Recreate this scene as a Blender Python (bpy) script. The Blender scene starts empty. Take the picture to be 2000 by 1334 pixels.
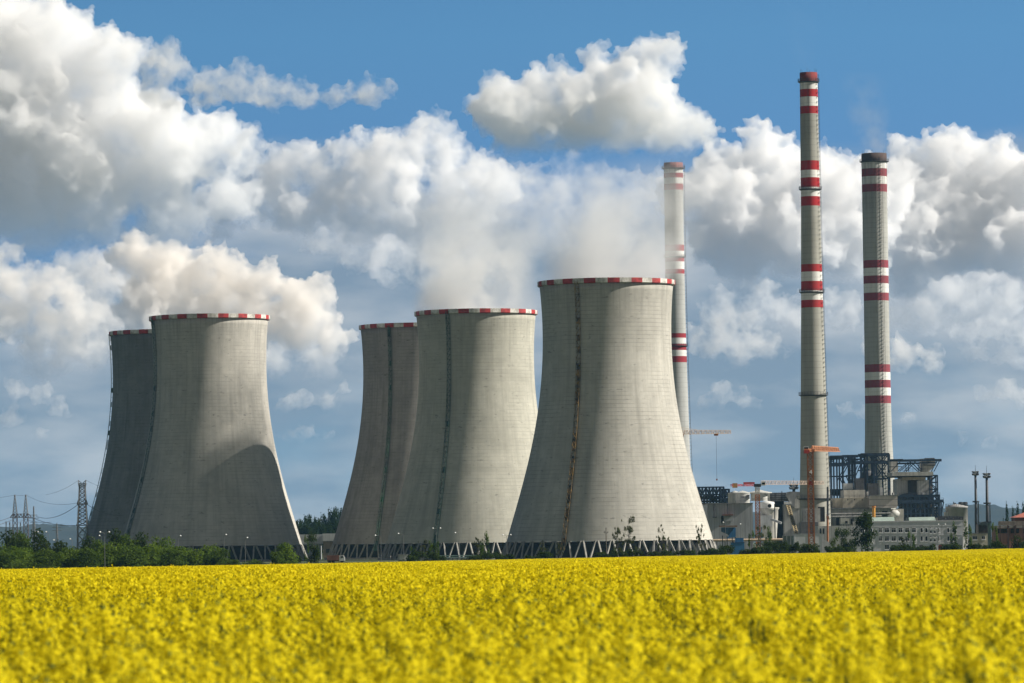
import bpy, math, random
import numpy as np
from mathutils import Vector, Matrix

# ------------------------------------------------------------------ camera, sky, sun, exposure
S = bpy.context.scene
C = S.collection
F = 9000.0                      # focal length in pixels of the 2000 px wide photograph
EYE = 7.0
PITCH = math.atan(392 / F)
ROLL = 0.0125
fw = Vector((0, math.cos(PITCH), math.sin(PITCH)))
r0 = Vector((1, 0, 0))
u0 = Vector((0, -math.sin(PITCH), math.cos(PITCH)))
up = (u0 + r0 * ROLL).normalized()
rt = (r0 - u0 * ROLL).normalized()
CAM = Vector((0, 0, EYE))
cam = bpy.data.cameras.new('camera')
cam_ob = bpy.data.objects.new('camera', cam)
C.objects.link(cam_ob)
mw = Matrix((rt, up, -fw)).transposed().to_4x4()
mw.translation = CAM
cam_ob.matrix_world = mw
cam.sensor_width = 36
cam.lens = 36 * F / 2000
cam.clip_start = 0.1
cam.clip_end = 300000
cam.dof.use_dof = True
cam.dof.focus_distance = 1500
cam.dof.aperture_fstop = 7.0
S.camera = cam_ob

SUN_EL = math.radians(37)
SUN_AZ = math.radians(-4)       # from +X (right) towards +Y; negative: slightly on the camera's side
W = bpy.data.worlds.new("World")
S.world = W
W.use_nodes = True
nt = W.node_tree
nt.nodes.clear()
wo = nt.nodes.new('ShaderNodeOutputWorld')
wb = nt.nodes.new('ShaderNodeBackground')
sk = nt.nodes.new('ShaderNodeTexSky')
sk.sky_type = 'NISHITA'
sk.sun_disc = False
sk.sun_elevation = SUN_EL
sk.sun_rotation = math.radians(90) - SUN_AZ
sk.altitude = 200
sk.air_density = 1.0
sk.dust_density = 0.4
sk.ozone_density = 3.0
tc = nt.nodes.new('ShaderNodeTexCoord')
mp = nt.nodes.new('ShaderNodeVectorMath')
mp.operation = 'MULTIPLY_ADD'
mp.inputs[1].default_value = (1, 1, 4.5)
mp.inputs[2].default_value = (0, 0, 0.14)
hs = nt.nodes.new('ShaderNodeHueSaturation')
hs.inputs['Saturation'].default_value = 1.12
tint = nt.nodes.new('ShaderNodeMix')
tint.data_type = 'RGBA'
tint.blend_type = 'MULTIPLY'
tint.inputs[0].default_value = 1.0
tint.inputs[7].default_value = (0.80, 1.02, 1.06, 1)
nt.links.new(tc.outputs['Generated'], mp.inputs[0])
nt.links.new(mp.outputs[0], sk.inputs[0])
nt.links.new(sk.outputs[0], hs.inputs['Color'])
nt.links.new(hs.outputs[0], tint.inputs[6])
# elevation grading: greyer air low down, unseen sky overhead dimmed to cut the fill light
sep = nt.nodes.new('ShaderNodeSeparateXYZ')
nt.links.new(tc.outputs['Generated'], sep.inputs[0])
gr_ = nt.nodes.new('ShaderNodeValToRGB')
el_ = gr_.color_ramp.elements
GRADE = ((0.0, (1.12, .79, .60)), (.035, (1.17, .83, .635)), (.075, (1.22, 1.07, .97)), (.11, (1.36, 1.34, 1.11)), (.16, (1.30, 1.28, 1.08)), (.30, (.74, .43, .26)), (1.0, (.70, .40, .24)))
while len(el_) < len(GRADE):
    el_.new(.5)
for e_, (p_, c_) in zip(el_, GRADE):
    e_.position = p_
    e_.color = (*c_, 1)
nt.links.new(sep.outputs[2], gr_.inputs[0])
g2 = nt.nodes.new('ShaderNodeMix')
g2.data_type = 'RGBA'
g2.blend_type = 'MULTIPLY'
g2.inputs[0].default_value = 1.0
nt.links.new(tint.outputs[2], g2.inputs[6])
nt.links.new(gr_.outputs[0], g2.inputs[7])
# soft veils of far, shaded cloud
vs = nt.nodes.new('ShaderNodeVectorMath')
vs.operation = 'MULTIPLY'
vs.inputs[1].default_value = (14, 14, 42)
nt.links.new(tc.outputs['Generated'], vs.inputs[0])
vn = nt.nodes.new('ShaderNodeTexNoise')
vn.inputs['Scale'].default_value = 1.0
vn.inputs['Detail'].default_value = 7
vn.inputs['Roughness'].default_value = .52
vn.inputs['Distortion'].default_value = .4
nt.links.new(vs.outputs[0], vn.inputs['Vector'])
bias = nt.nodes.new('ShaderNodeMapRange')
bias.inputs[1].default_value = .060
bias.inputs[2].default_value = .100
bias.inputs[3].default_value = .25
bias.inputs[4].default_value = -.26
nt.links.new(sep.outputs[2], bias.inputs[0])
ad = nt.nodes.new('ShaderNodeMath')
nt.links.new(vn.outputs[0], ad.inputs[0])
nt.links.new(bias.outputs[0], ad.inputs[1])
vr = nt.nodes.new('ShaderNodeMapRange')
vr.interpolation_type = 'SMOOTHSTEP'
vr.inputs[1].default_value = .44
vr.inputs[2].default_value = .72
vr.inputs[4].default_value = .92
nt.links.new(ad.outputs[0], vr.inputs[0])
veil = nt.nodes.new('ShaderNodeValToRGB')          # the veils' own brightness varies softly
veil.color_ramp.elements[0].position = .40
veil.color_ramp.elements[0].color = (1.42, 1.94, 2.55, 1)
veil.color_ramp.elements[1].position = .66
veil.color_ramp.elements[1].color = (3.1, 3.35, 3.62, 1)
vn2 = nt.nodes.new('ShaderNodeTexNoise')
vn2.inputs['Scale'].default_value = 1.7
vn2.inputs['Detail'].default_value = 6
nt.links.new(vs.outputs[0], vn2.inputs['Vector'])
nt.links.new(vn2.outputs[0], veil.inputs[0])
mv = nt.nodes.new('ShaderNodeMix')
mv.data_type = 'RGBA'
nt.links.new(vr.outputs[0], mv.inputs[0])
nt.links.new(g2.outputs[2], mv.inputs[6])
nt.links.new(veil.outputs[0], mv.inputs[7])
# below the horizon: unseen blue added to light cloud bases, as far earth under blue air
lo_ = nt.nodes.new('ShaderNodeMapRange')
lo_.inputs[1].default_value = -.002
lo_.inputs[2].default_value = -.03
nt.links.new(sep.outputs[2], lo_.inputs[0])
ml = nt.nodes.new('ShaderNodeMix')
ml.data_type = 'RGBA'
ml.inputs[7].default_value = (1.0, 1.75, 2.6, 1)
nt.links.new(lo_.outputs[0], ml.inputs[0])
nt.links.new(mv.outputs[2], ml.inputs[6])
# the half of the sky behind the camera: unseen warm grey added to tint the shaded sides
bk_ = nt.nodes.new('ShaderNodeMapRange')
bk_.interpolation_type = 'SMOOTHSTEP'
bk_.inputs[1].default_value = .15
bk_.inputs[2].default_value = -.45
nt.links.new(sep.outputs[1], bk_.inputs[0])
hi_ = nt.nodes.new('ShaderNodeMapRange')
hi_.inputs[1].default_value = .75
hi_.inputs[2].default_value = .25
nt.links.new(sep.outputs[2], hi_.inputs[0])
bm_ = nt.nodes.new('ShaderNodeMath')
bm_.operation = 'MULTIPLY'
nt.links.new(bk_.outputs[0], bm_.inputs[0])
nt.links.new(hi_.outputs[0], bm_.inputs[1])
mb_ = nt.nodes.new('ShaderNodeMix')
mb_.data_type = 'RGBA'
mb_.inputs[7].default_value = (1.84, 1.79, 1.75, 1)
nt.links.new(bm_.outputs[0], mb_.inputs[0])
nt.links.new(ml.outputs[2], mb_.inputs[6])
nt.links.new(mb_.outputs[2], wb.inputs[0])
nt.links.new(wb.outputs[0], wo.inputs[0])
wb.inputs[1].default_value = 0.11

sun = bpy.data.lights.new('sun', 'SUN')
sun_ob = bpy.data.objects.new('sun', sun)
C.objects.link(sun_ob)
sun.energy = 5.0
sun.angle = math.radians(0.53)
sun.color = (1.0, 0.935, 0.835)
SUN_DIR = Vector((math.cos(SUN_EL) * math.cos(SUN_AZ), math.cos(SUN_EL) * math.sin(SUN_AZ), math.sin(SUN_EL)))
sun_ob.rotation_euler = SUN_DIR.to_track_quat('Z', 'Y').to_euler()
sun_ob.location = (300, 1200, 400)
S.view_settings.view_transform = 'Standard'
S.view_settings.look = 'None'
S.view_settings.gamma = 1
S.view_settings.exposure = 0.55
cy = S.cycles
cy.max_bounces = 20
cy.diffuse_bounces = 4
cy.glossy_bounces = 3
cy.transmission_bounces = 6
cy.volume_bounces = 14
cy.transparent_max_bounces = 96
cy.volume_max_steps = 512
cy.use_denoising = True
cy.sample_clamp_indirect = 10


# ------------------------------------------------------------------ helpers
def at(px, py, Y):
    """the place seen at photo pixel (px, py) at distance Y"""
    v = fw + rt * ((px - 1000) / F) + up * ((667 - py) / F)
    return CAM + v * (Y / v.y)


def gz(x, y):
    """height of the ground"""
    x = max(-220.0, min(220.0, x))
    yy = max(y, 0.0)
    k = min(yy, 1200.0)
    z = 5.2 - 0.0034 * k + 0.0092 * x * k / 1200.0
    if yy > 1200:
        z *= max(0.0, 1 - (yy - 1200) / 250.0)
    return z


MATS = {}


def nodes_of(name):
    m = bpy.data.materials.new(name)
    m.use_nodes = True
    return m, m.node_tree, m.node_tree.nodes.get('Principled BSDF')


def sock(n, a, s):
    if isinstance(a, (int, float)):
        s.default_value = a
    else:
        n.links.new(a, s)


def mth(n, op, a, b=0.0, c=None):
    x = n.nodes.new('ShaderNodeMath')
    x.operation = op
    sock(n, a, x.inputs[0])
    sock(n, b, x.inputs[1])
    if c is not None:
        sock(n, c, x.inputs[2])
    return x.outputs[0]


def ramp(n, a, lo, hi, o0=0.0, o1=1.0, smooth=True):
    x = n.nodes.new('ShaderNodeMapRange')
    x.interpolation_type = 'SMOOTHSTEP' if smooth else 'LINEAR'
    sock(n, a, x.inputs[0])
    for i, v in ((1, lo), (2, hi), (3, o0), (4, o1)):
        sock(n, v, x.inputs[i])
    return x.outputs[0]


def mixc(n, fac, a, b, mode='MIX'):
    x = n.nodes.new('ShaderNodeMix')
    x.data_type = 'RGBA'
    x.blend_type = mode
    sock(n, fac, x.inputs[0])
    for s, v in ((x.inputs[6], a), (x.inputs[7], b)):
        if isinstance(v, tuple):
            s.default_value = (*v, 1)
        else:
            n.links.new(v, s)
    return x.outputs[2]


def noise(n, vec, scale, detail=4, rough=0.55):
    x = n.nodes.new('ShaderNodeTexNoise')
    x.inputs['Scale'].default_value = scale
    x.inputs['Detail'].default_value = detail
    x.inputs['Roughness'].default_value = rough
    if vec is not None:
        n.links.new(vec, x.inputs['Vector'])
    return x.outputs[0]


def vscale(n, vec, s):
    x = n.nodes.new('ShaderNodeVectorMath')
    x.operation = 'MULTIPLY'
    n.links.new(vec, x.inputs[0])
    x.inputs[1].default_value = s
    return x.outputs[0]


def coords(n, out='Object'):
    return n.nodes.new('ShaderNodeTexCoord').outputs[out]


def M(name, col, rough=0.8, var=0.25, scale=0.5, metal=0.0, streak=True):
    """weathered plain surface: blotches plus vertical streaks of dirt"""
    if name in MATS:
        return MATS[name]
    m, n, b = nodes_of(name)
    co = coords(n)
    a = noise(n, co, scale, 6, 0.6)
    d = noise(n, vscale(n, co, (1.0, 1.0, 0.12)), scale * 2.5, 4, 0.6) if streak else a
    k = mth(n, 'ADD', mth(n, 'MULTIPLY', a, 0.5), mth(n, 'MULTIPLY', d, 0.5))
    lo = tuple(c * (1 - var) for c in col)
    hi = tuple(min(1, c * (1 + var * 0.8)) for c in col)
    n.links.new(mixc(n, ramp(n, k, 0.35, 0.65), lo, hi), b.inputs['Base Color'])
    b.inputs['Roughness'].default_value = rough
    b.inputs['Metallic'].default_value = metal
    MATS[name] = m
    return m


def panels(name, col, w=1.0, axis='X', var=0.2, groove=0.6, rough=0.6):
    """sheet-metal cladding: narrow dark seams every w metres"""
    if name in MATS:
        return MATS[name]
    m, n, b = nodes_of(name)
    co = coords(n)
    sx = n.nodes.new('ShaderNodeSeparateXYZ')
    n.links.new(co, sx.inputs[0])
    src = mth(n, 'ADD', sx.outputs[0], sx.outputs[1]) if axis == 'X' else sx.outputs[2]
    fr = mth(n, 'FRACT', mth(n, 'DIVIDE', src, w))
    line = mth(n, 'LESS_THAN', fr, 0.14)
    a = noise(n, vscale(n, co, (1, 1, 0.2)), 0.4, 6, 0.65)
    lo = tuple(c * (1 - var) for c in col)
    hi = tuple(min(1, c * (1 + var)) for c in col)
    base = mixc(n, ramp(n, a, 0.35, 0.65), lo, hi)
    n.links.new(mixc(n, line, base, tuple(c * groove for c in col)), b.inputs['Base Color'])
    b.inputs['Roughness'].default_value = rough
    MATS[name] = m
    return m


class MB:
    """collects faces and links them as one mesh object"""

    def __init__(s):
        s.v, s.f, s.uv = [], [], []

    def face(s, idx, uv=None):
        s.f.append(tuple(idx))
        s.uv.append(uv)

    def box(s, x0, x1, y0, y1, z0, z1):
        b = len(s.v)
        s.v += [(x0, y0, z0), (x1, y0, z0), (x1, y1, z0), (x0, y1, z0), (x0, y0, z1), (x1, y0, z1), (x1, y1, z1), (x0, y1, z1)]
        for q in ((0, 3, 2, 1), (4, 5, 6, 7), (0, 1, 5, 4), (1, 2, 6, 5), (2, 3, 7, 6), (3, 0, 4, 7)):
            s.face([b + i for i in q])
        return s

    def pbox(s, x0, ya, x1, yb, D, depth):
        """box whose front covers the photo's rectangle at distance D; yb None reaches the ground"""
        a = at(x0, (ya + (yb or ya)) / 2, D).x
        b = at(x1, (ya + (yb or ya)) / 2, D).x
        zt = at((x0 + x1) / 2, ya, D).z
        zb = -0.3 if yb is None else at((x0 + x1) / 2, yb, D).z
        return s.box(min(a, b), max(a, b), D, D + depth, zb, zt)

    def beam(s, p, q, w, h=None):
        p, q = Vector(p), Vector(q)
        d = q - p
        if d.length < 1e-6:
            return s
        d.normalize()
        a = d.cross(Vector((0, 0, 1)))
        if a.length < 0.05:
            a = Vector((1, 0, 0))
        a.normalize()
        c = a.cross(d).normalized()
        h = h or w
        b = len(s.v)
        for e in (p, q):
            for i, j in ((-1, -1), (1, -1), (1, 1), (-1, 1)):
                s.v.append(tuple(e + a * (i * w / 2) + c * (j * h / 2)))
        for k in range(4):
            m = (k + 1) % 4
            s.face((b + k, b + m, b + 4 + m, b + 4 + k))
        s.face((b + 3, b + 2, b + 1, b))
        s.face((b + 4, b + 5, b + 6, b + 7))
        return s

    def tube(s, p, q, r, r2=None, n=8):
        p, q = Vector(p), Vector(q)
        d = (q - p).normalized()
        a = d.cross(Vector((0, 0, 1)))
        if a.length < 0.05:
            a = Vector((1, 0, 0))
        a.normalize()
        c = d.cross(a).normalized()
        r2 = r if r2 is None else r2
        b = len(s.v)
        for e, rr in ((p, r), (q, r2)):
            for k in range(n):
                t = 2 * math.pi * k / n
                s.v.append(tuple(e + a * (rr * math.cos(t)) + c * (rr * math.sin(t))))
        for k in range(n):
            m = (k + 1) % n
            s.face((b + k, b + m, b + n + m, b + n + k))
        s.face([b + n - 1 - k for k in range(n)])
        s.face([b + n + k for k in range(n)])
        return s

    def lathe(s, cx, cy, prof, n=48, capb=False, capt=False):
        b = len(s.v)
        m = len(prof)
        for r, z in prof:
            for k in range(n):
                t = 2 * math.pi * k / n + math.pi / 2     # the seam lies at the far side
                s.v.append((cx + r * math.cos(t), cy + r * math.sin(t), z))
        for i in range(m - 1):
            for k in range(n):
                q = (k + 1) % n
                u0_, u1_ = k / n, (k + 1) / n
                s.face((b + i * n + k, b + i * n + q, b + (i + 1) * n + q, b + (i + 1) * n + k),
                       ((u0_, prof[i][1]), (u1_, prof[i][1]), (u1_, prof[i + 1][1]), (u0_, prof[i + 1][1])))
        if capb:
            s.face([b + n - 1 - k for k in range(n)])
        if capt:
            s.face([b + (m - 1) * n + k for k in range(n)])
        return s

    def prism(s, pts, d):
        """closed outline pts (3-D points in order) pushed along the vector d"""
        b = len(s.v)
        d = Vector(d)
        n = len(pts)
        s.v += [tuple(Vector(p)) for p in pts] + [tuple(Vector(p) + d) for p in pts]
        s.face([b + i for i in range(n)])
        s.face([b + 2 * n - 1 - i for i in range(n)])
        for i in range(n):
            j = (i + 1) % n
            s.face((b + j, b + i, b + n + i, b + n + j))
        return s

    def mesh(s, name, mat, org=(0, 0, 0), smooth=False):
        me = bpy.data.meshes.new(name)
        o = Vector(org)
        me.from_pydata([tuple(Vector(p) - o) for p in s.v], [], s.f)
        if any(u is not None for u in s.uv):
            l = me.uv_layers.new(name='UVMap')
            i = 0
            for fc, u in zip(s.f, s.uv):
                for k in range(len(fc)):
                    l.data[i].uv = u[k] if u else (0, 0)
                    i += 1
        if smooth:
            me.polygons.foreach_set('use_smooth', [True] * len(me.polygons))
        if mat:
            me.materials.append(mat)
        me.update()
        return me

    def build(s, name, mat, parent=None, smooth=False, label=None):
        """a part of parent, or (no parent) a top-level mesh with its origin at its base"""
        if parent is not None:
            org = ORG[parent]
            ob = bpy.data.objects.new(name, s.mesh(name, mat, org, smooth))
            C.objects.link(ob)
            ob.parent = parent
        else:
            a = np.array(s.v)
            org = Vector((float(a[:, 0].mean()), float(a[:, 1].mean()), float(a[:, 2].min())))
            ob = bpy.data.objects.new(name, s.mesh(name, mat, org, smooth))
            C.objects.link(ob)
            ob.location = org
        ORG[ob] = org
        if label:
            ob['label'] = label
        return ob


ORG = {}


def thing(name, label, cat, loc=(0, 0, 0), group=None):
    o = bpy.data.objects.new(name, None)
    C.objects.link(o)
    o.empty_display_size = 1
    o.location = loc
    ORG[o] = Vector(loc)
    return tag(o, label, cat, group)


def tag(o, label, cat, group=None):
    o['label'] = label
    o['category'] = cat
    if group:
        o['group'] = group
    return o


def structure(o):
    o['kind'] = 'structure'
    return o


def dup(root, loc, label, rotz=0.0, scale=(1, 1, 1), group=None):
    """a copy of a thing with copies of its parts and sub-parts"""
    r = root.copy()
    C.objects.link(r)
    r.location = loc
    r.rotation_euler = (0, 0, rotz)
    r.scale = scale
    r['label'] = label
    if group:
        r['group'] = group
    for ch in list(root.children):
        c = ch.copy()
        C.objects.link(c)
        c.parent = r
        for g in list(ch.children):
            d = g.copy()
            C.objects.link(d)
            d.parent = c
    return r


ORD = ['zeroth', 'first', 'second', 'third', 'fourth', 'fifth', 'sixth', 'seventh', 'eighth', 'ninth', 'tenth', 'eleventh', 'twelfth',
       'thirteenth', 'fourteenth', 'fifteenth', 'sixteenth', 'seventeenth', 'eighteenth', 'nineteenth', 'twentieth', 'twenty-first',
       'twenty-second', 'twenty-third', 'twenty-fourth', 'twenty-fifth', 'twenty-sixth', 'twenty-seventh', 'twenty-eighth', 'twenty-ninth', 'thirtieth']

# ------------------------------------------------------------------ ground, hills
def ground_material():
    m, n, b = nodes_of('ground_soil_and_grass')
    co = n.nodes.new('ShaderNodeNewGeometry').outputs['Position']
    sx = n.nodes.new('ShaderNodeSeparateXYZ')
    n.links.new(co, sx.inputs[0])
    a = noise(n, co, 0.7, 6, 0.65)
    bb = noise(n, co, 0.004, 5, 0.6)
    grass = mixc(n, ramp(n, a, 0.35, 0.65), (0.030, 0.048, 0.012), (0.07, 0.085, 0.025))
    plots = mixc(n, ramp(n, bb, 0.45, 0.55), (0.045, 0.07, 0.02), (0.13, 0.12, 0.06))
    n.links.new(mixc(n, ramp(n, sx.outputs[1], 2600, 3600), grass, plots), b.inputs['Base Color'])
    b.inputs['Roughness'].default_value = 0.95
    return m


ys = [-1500, -300, -60, -10] + list(np.arange(0, 60, 3)) + list(np.arange(60, 300, 15)) + list(np.arange(300, 1200, 50)) + \
     [1200, 1230, 1260, 1300, 1350, 1400, 1450, 1500, 1700, 2000, 2500, 3500, 5000, 7000, 9000, 11000, 13000, 14500]
xs = [-14500, -9000, -5000, -2500, -1200, -600, -300, -220, -160, -120, -90, -60, -40, -25, -15, -8, -4, 0, 4, 8, 15, 25, 40, 60, 90, 120, 160, 220, 300, 600, 1200, 2500, 5000, 9000, 14500]
g = MB()
for y in ys:
    for x in xs:
        g.v.append((float(x), float(y), gz(float(x), float(y))))
nx = len(xs)
for j in range(len(ys) - 1):
    for i in range(nx - 1):
        g.face((j * nx + i, j * nx + i + 1, (j + 1) * nx + i + 1, (j + 1) * nx + i))
structure(g.build('ground', ground_material(), smooth=True))


def hills_material():
    m, n, b = nodes_of('wooded_hills')
    co = n.nodes.new('ShaderNodeNewGeometry').outputs['Position']
    a = noise(n, co, 0.0035, 7, 0.65)
    n.links.new(mixc(n, ramp(n, a, 0.4, 0.62), (0.005, 0.010, 0.009), (0.018, 0.024, 0.017)), b.inputs['Base Color'])
    b.inputs['Roughness'].default_value = 1
    return m


def ridge(px):
    """photo height of the far ridge line"""
    xp = [-600, -100, 0, 60, 120, 200, 400, 900, 1400, 1700, 1845, 1900, 1940, 1985, 2060, 2600]
    yp = [1042, 1034, 1031, 1030, 1027, 1026, 1024, 1016, 1006, 998, 993, 990, 988.5, 990, 992, 996]
    return float(np.interp(px, xp, yp))


rng = np.random.default_rng(5)
hill = MB()
HX = np.arange(-600, 2601, 12.0)
ph = rng.uniform(0, 6, 6)
for j in range(9):
    for k, px in enumerate(HX):
        D = 10000 + 280 * j
        top = at(px, ridge(px), 12200).z
        w = math.sin(min(1, j / 8) * math.pi / 2) ** 1.2
        jit = 6 * math.sin(px * 0.031 + ph[0] + j) + 4 * math.sin(px * 0.083 + ph[1] + 2 * j) + rng.normal() * 1.2
        z = -0.5 + (top + (jit if 0 < j else 0)) * w
        hill.v.append((at(px, 1050, D).x, D, z))
for j in range(8):
    for k in range(len(HX) - 1):
        n_ = len(HX)
        hill.face((j * n_ + k, j * n_ + k + 1, (j + 1) * n_ + k + 1, (j + 1) * n_ + k))
structure(hill.build('hills', hills_material(), smooth=True))


# ------------------------------------------------------------------ cooling towers
_z = [7, 18, 27.5, 41.6, 56, 63, 70, 84, 95, 105]
_r = [39.7, 36.5, 33.6, 30.0, 27.2, 26.2, 25.4, 24.75, 25.0, 25.7]
_pf = np.polyfit(_z, _r, 5)


def shell_r(z):
    return float(np.polyval(_pf, z))


def concrete(name, col, dark, grid=0.5, seed=0.0, N=72, lift=1.55):
    """poured concrete in lifts and panels, rain streaks, patches and joints; uses the lathe's UV (turn, height)"""
    m, n, b = nodes_of(name)
    uv = n.nodes.new('ShaderNodeUVMap').outputs[0]
    sx = n.nodes.new('ShaderNodeSeparateXYZ')
    n.links.new(uv, sx.inputs[0])
    u, v = sx.outputs[0], sx.outputs[1]
    co = coords(n)
    off = n.nodes.new('ShaderNodeVectorMath')
    off.operation = 'ADD'
    n.links.new(co, off.inputs[0])
    off.inputs[1].default_value = (seed * 37.0, seed * 91.0, seed * 13.0)
    co = off.outputs[0]
    big = noise(n, co, 0.035, 5, 0.6)
    mid = noise(n, co, 0.22, 6, 0.65)
    cu = n.nodes.new('ShaderNodeCombineXYZ')
    n.links.new(mth(n, 'MULTIPLY', u, 230.0), cu.inputs[0])
    n.links.new(mth(n, 'MULTIPLY', v, 0.05), cu.inputs[1])
    cu.inputs[2].default_value = seed * 7
    streak = noise(n, cu.outputs[0], 0.55, 6, 0.7)
    # every lift was a slightly different pour
    lf = mth(n, 'DIVIDE', v, lift)
    wn = n.nodes.new('ShaderNodeTexWhiteNoise')
    wn.noise_dimensions = '2D'
    cw = n.nodes.new('ShaderNodeCombineXYZ')
    n.links.new(mth(n, 'FLOOR', lf), cw.inputs[0])
    n.links.new(mth(n, 'FLOOR', mth(n, 'MULTIPLY', u, float(N))), cw.inputs[1])
    n.links.new(cw.outputs[0], wn.inputs['Vector'])
    pan = wn.outputs[0]
    hl = mth(n, 'LESS_THAN', mth(n, 'FRACT', lf), 0.13)
    vl = mth(n, 'LESS_THAN', mth(n, 'FRACT', mth(n, 'MULTIPLY', u, float(N))), 0.07)
    ln = mth(n, 'MAXIMUM', mth(n, 'MULTIPLY', hl, ramp(n, noise(n, co, 0.09, 3), 0.35, 0.62)), mth(n, 'MULTIPLY', vl, ramp(n, noise(n, co, 0.07, 3), 0.4, 0.6, 0.0, 0.32)))
    k = mth(n, 'ADD', mth(n, 'MULTIPLY', big, 0.40), mth(n, 'ADD', mth(n, 'MULTIPLY', mid, 0.30), mth(n, 'MULTIPLY', streak, 0.30)))
    base = mixc(n, ramp(n, k, 0.36, 0.62), dark, col)
    base = mixc(n, mth(n, 'MULTIPLY', pan, 0.16), base, tuple(c * 0.55 for c in col))
    base = mixc(n, mth(n, 'MULTIPLY', ln, grid), base, tuple(c * 0.25 for c in dark))
    # small dark repair patches lying along the lifts
    pt = noise(n, vscale(n, co, (1, 1, 2.6)), 0.33, 3, 0.7)
    base = mixc(n, mth(n, 'MULTIPLY', ramp(n, pt, 0.62, 0.70), 0.60), base, tuple(c * 0.45 for c in dark))
    # soot and algae under the rim
    top = mth(n, 'MULTIPLY', ramp(n, v, 78, 106), ramp(n, streak, 0.42, 0.62))
    base = mixc(n, mth(n, 'MULTIPLY', top, 0.45), base, tuple(c * 0.55 for c in dark))
    # long damp runs and broad weathered bands
    cv = n.nodes.new('ShaderNodeCombineXYZ')
    n.links.new(mth(n, 'MULTIPLY', u, 60.0), cv.inputs[0])
    n.links.new(mth(n, 'MULTIPLY', v, 0.022), cv.inputs[1])
    cv.inputs[2].default_value = seed * 3 + 5
    run = noise(n, cv.outputs[0], 0.8, 5, 0.6)
    base = mixc(n, mth(n, 'MULTIPLY', ramp(n, run, 0.50, 0.72), 0.42), base, tuple(c * 0.62 for c in dark))
    belt = noise(n, vscale(n, co, (.25, .25, 1.0)), 0.07, 4, 0.6)
    base = mixc(n, mth(n, 'MULTIPLY', ramp(n, belt, 0.52, 0.70), 0.30), base, tuple(c * 0.7 for c in dark))
    n.links.new(base, b.inputs['Base Color'])
    b.inputs['Roughness'].default_value = 0.92
    b.inputs['Specular IOR Level'].default_value = 0.2
    return m


def check_material():
    m, n, b = nodes_of('red_and_white_paint')
    uv = n.nodes.new('ShaderNodeUVMap').outputs[0]
    sx = n.nodes.new('ShaderNodeSeparateXYZ')
    n.links.new(uv, sx.inputs[0])
    k = mth(n, 'LESS_THAN', mth(n, 'FRACT', mth(n, 'MULTIPLY', sx.outputs[0], 18.0)), 0.5)
    d = noise(n, coords(n), 0.5, 5, 0.65)
    red = mixc(n, ramp(n, d, .34, .62), (0.20, 0.014, 0.014), (0.46, 0.035, 0.035))
    d = ramp(n, d, .34, .62)
    wht = mixc(n, d, (0.34, 0.32, 0.28), (0.70, 0.68, 0.63))
    n.links.new(mixc(n, k, wht, red), b.inputs['Base Color'])
    b.inputs['Roughness'].default_value = 0.7
    return m


prof = [(shell_r(z), z) for z in np.linspace(7, 105, 40)]
inner = [(r - 0.45, z) for r, z in reversed(prof)]
shell_mb = MB().lathe(0, 0, prof + inner + [prof[0]], 128)
rim_prof = [(25.5, 104.9), (26.25, 105.05), (26.55, 105.2), (26.55, 106.9), (25.3, 106.9), (25.3, 104.9)]
rim_mb = MB().lathe(0, 0, rim_prof, 144)
basin_mb = MB().lathe(0, 0, [(43.6, -0.5), (43.6, 0.9), (43.2, 0.9), (43.2, -0.5)], 96)
fill_mb = MB().lathe(0, 0, [(37.5, 0.0), (38.6, 6.2), (36.0, 6.9), (0.01, 6.9)], 64)  # near-black wall and ceiling paint the shade behind the columns
col_mats = [M('column_concrete', (0.30, 0.29, 0.265), 0.9, 0.3, 0.8)]
NCOL = 44


def column_mesh(sgn):
    a = math.pi / NCOL
    R0, R1 = 42.4, 39.5
    p = (R0 * math.cos(sgn * a * 0.86), R0 * math.sin(sgn * a * 0.86), -0.3)
    q = (R1 * math.cos(sgn * a * 0.16), R1 * math.sin(sgn * a * 0.16), 7.15)
    return MB().beam(p, q, 0.62, 0.62).mesh('support_column', col_mats[0])


col_me = [column_mesh(-1), column_mesh(1)]
rim_me = rim_mb.mesh('rim_band', check_material(), smooth=False)
basin_me = basin_mb.mesh('basin_wall', M('basin_concrete', (0.30, 0.29, 0.27), 0.9, 0.3))
fill_me = fill_mb.mesh('shaded_fill', M('fill_shade_black', (0.012, 0.013, 0.014), 0.6, 0.4, 1.5))


def put(name, me, parent, rotz=0.0):
    o = bpy.data.objects.new(name, me)
    C.objects.link(o)
    o.parent = parent
    o.rotation_euler = (0, 0, rotz)
    return o


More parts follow.
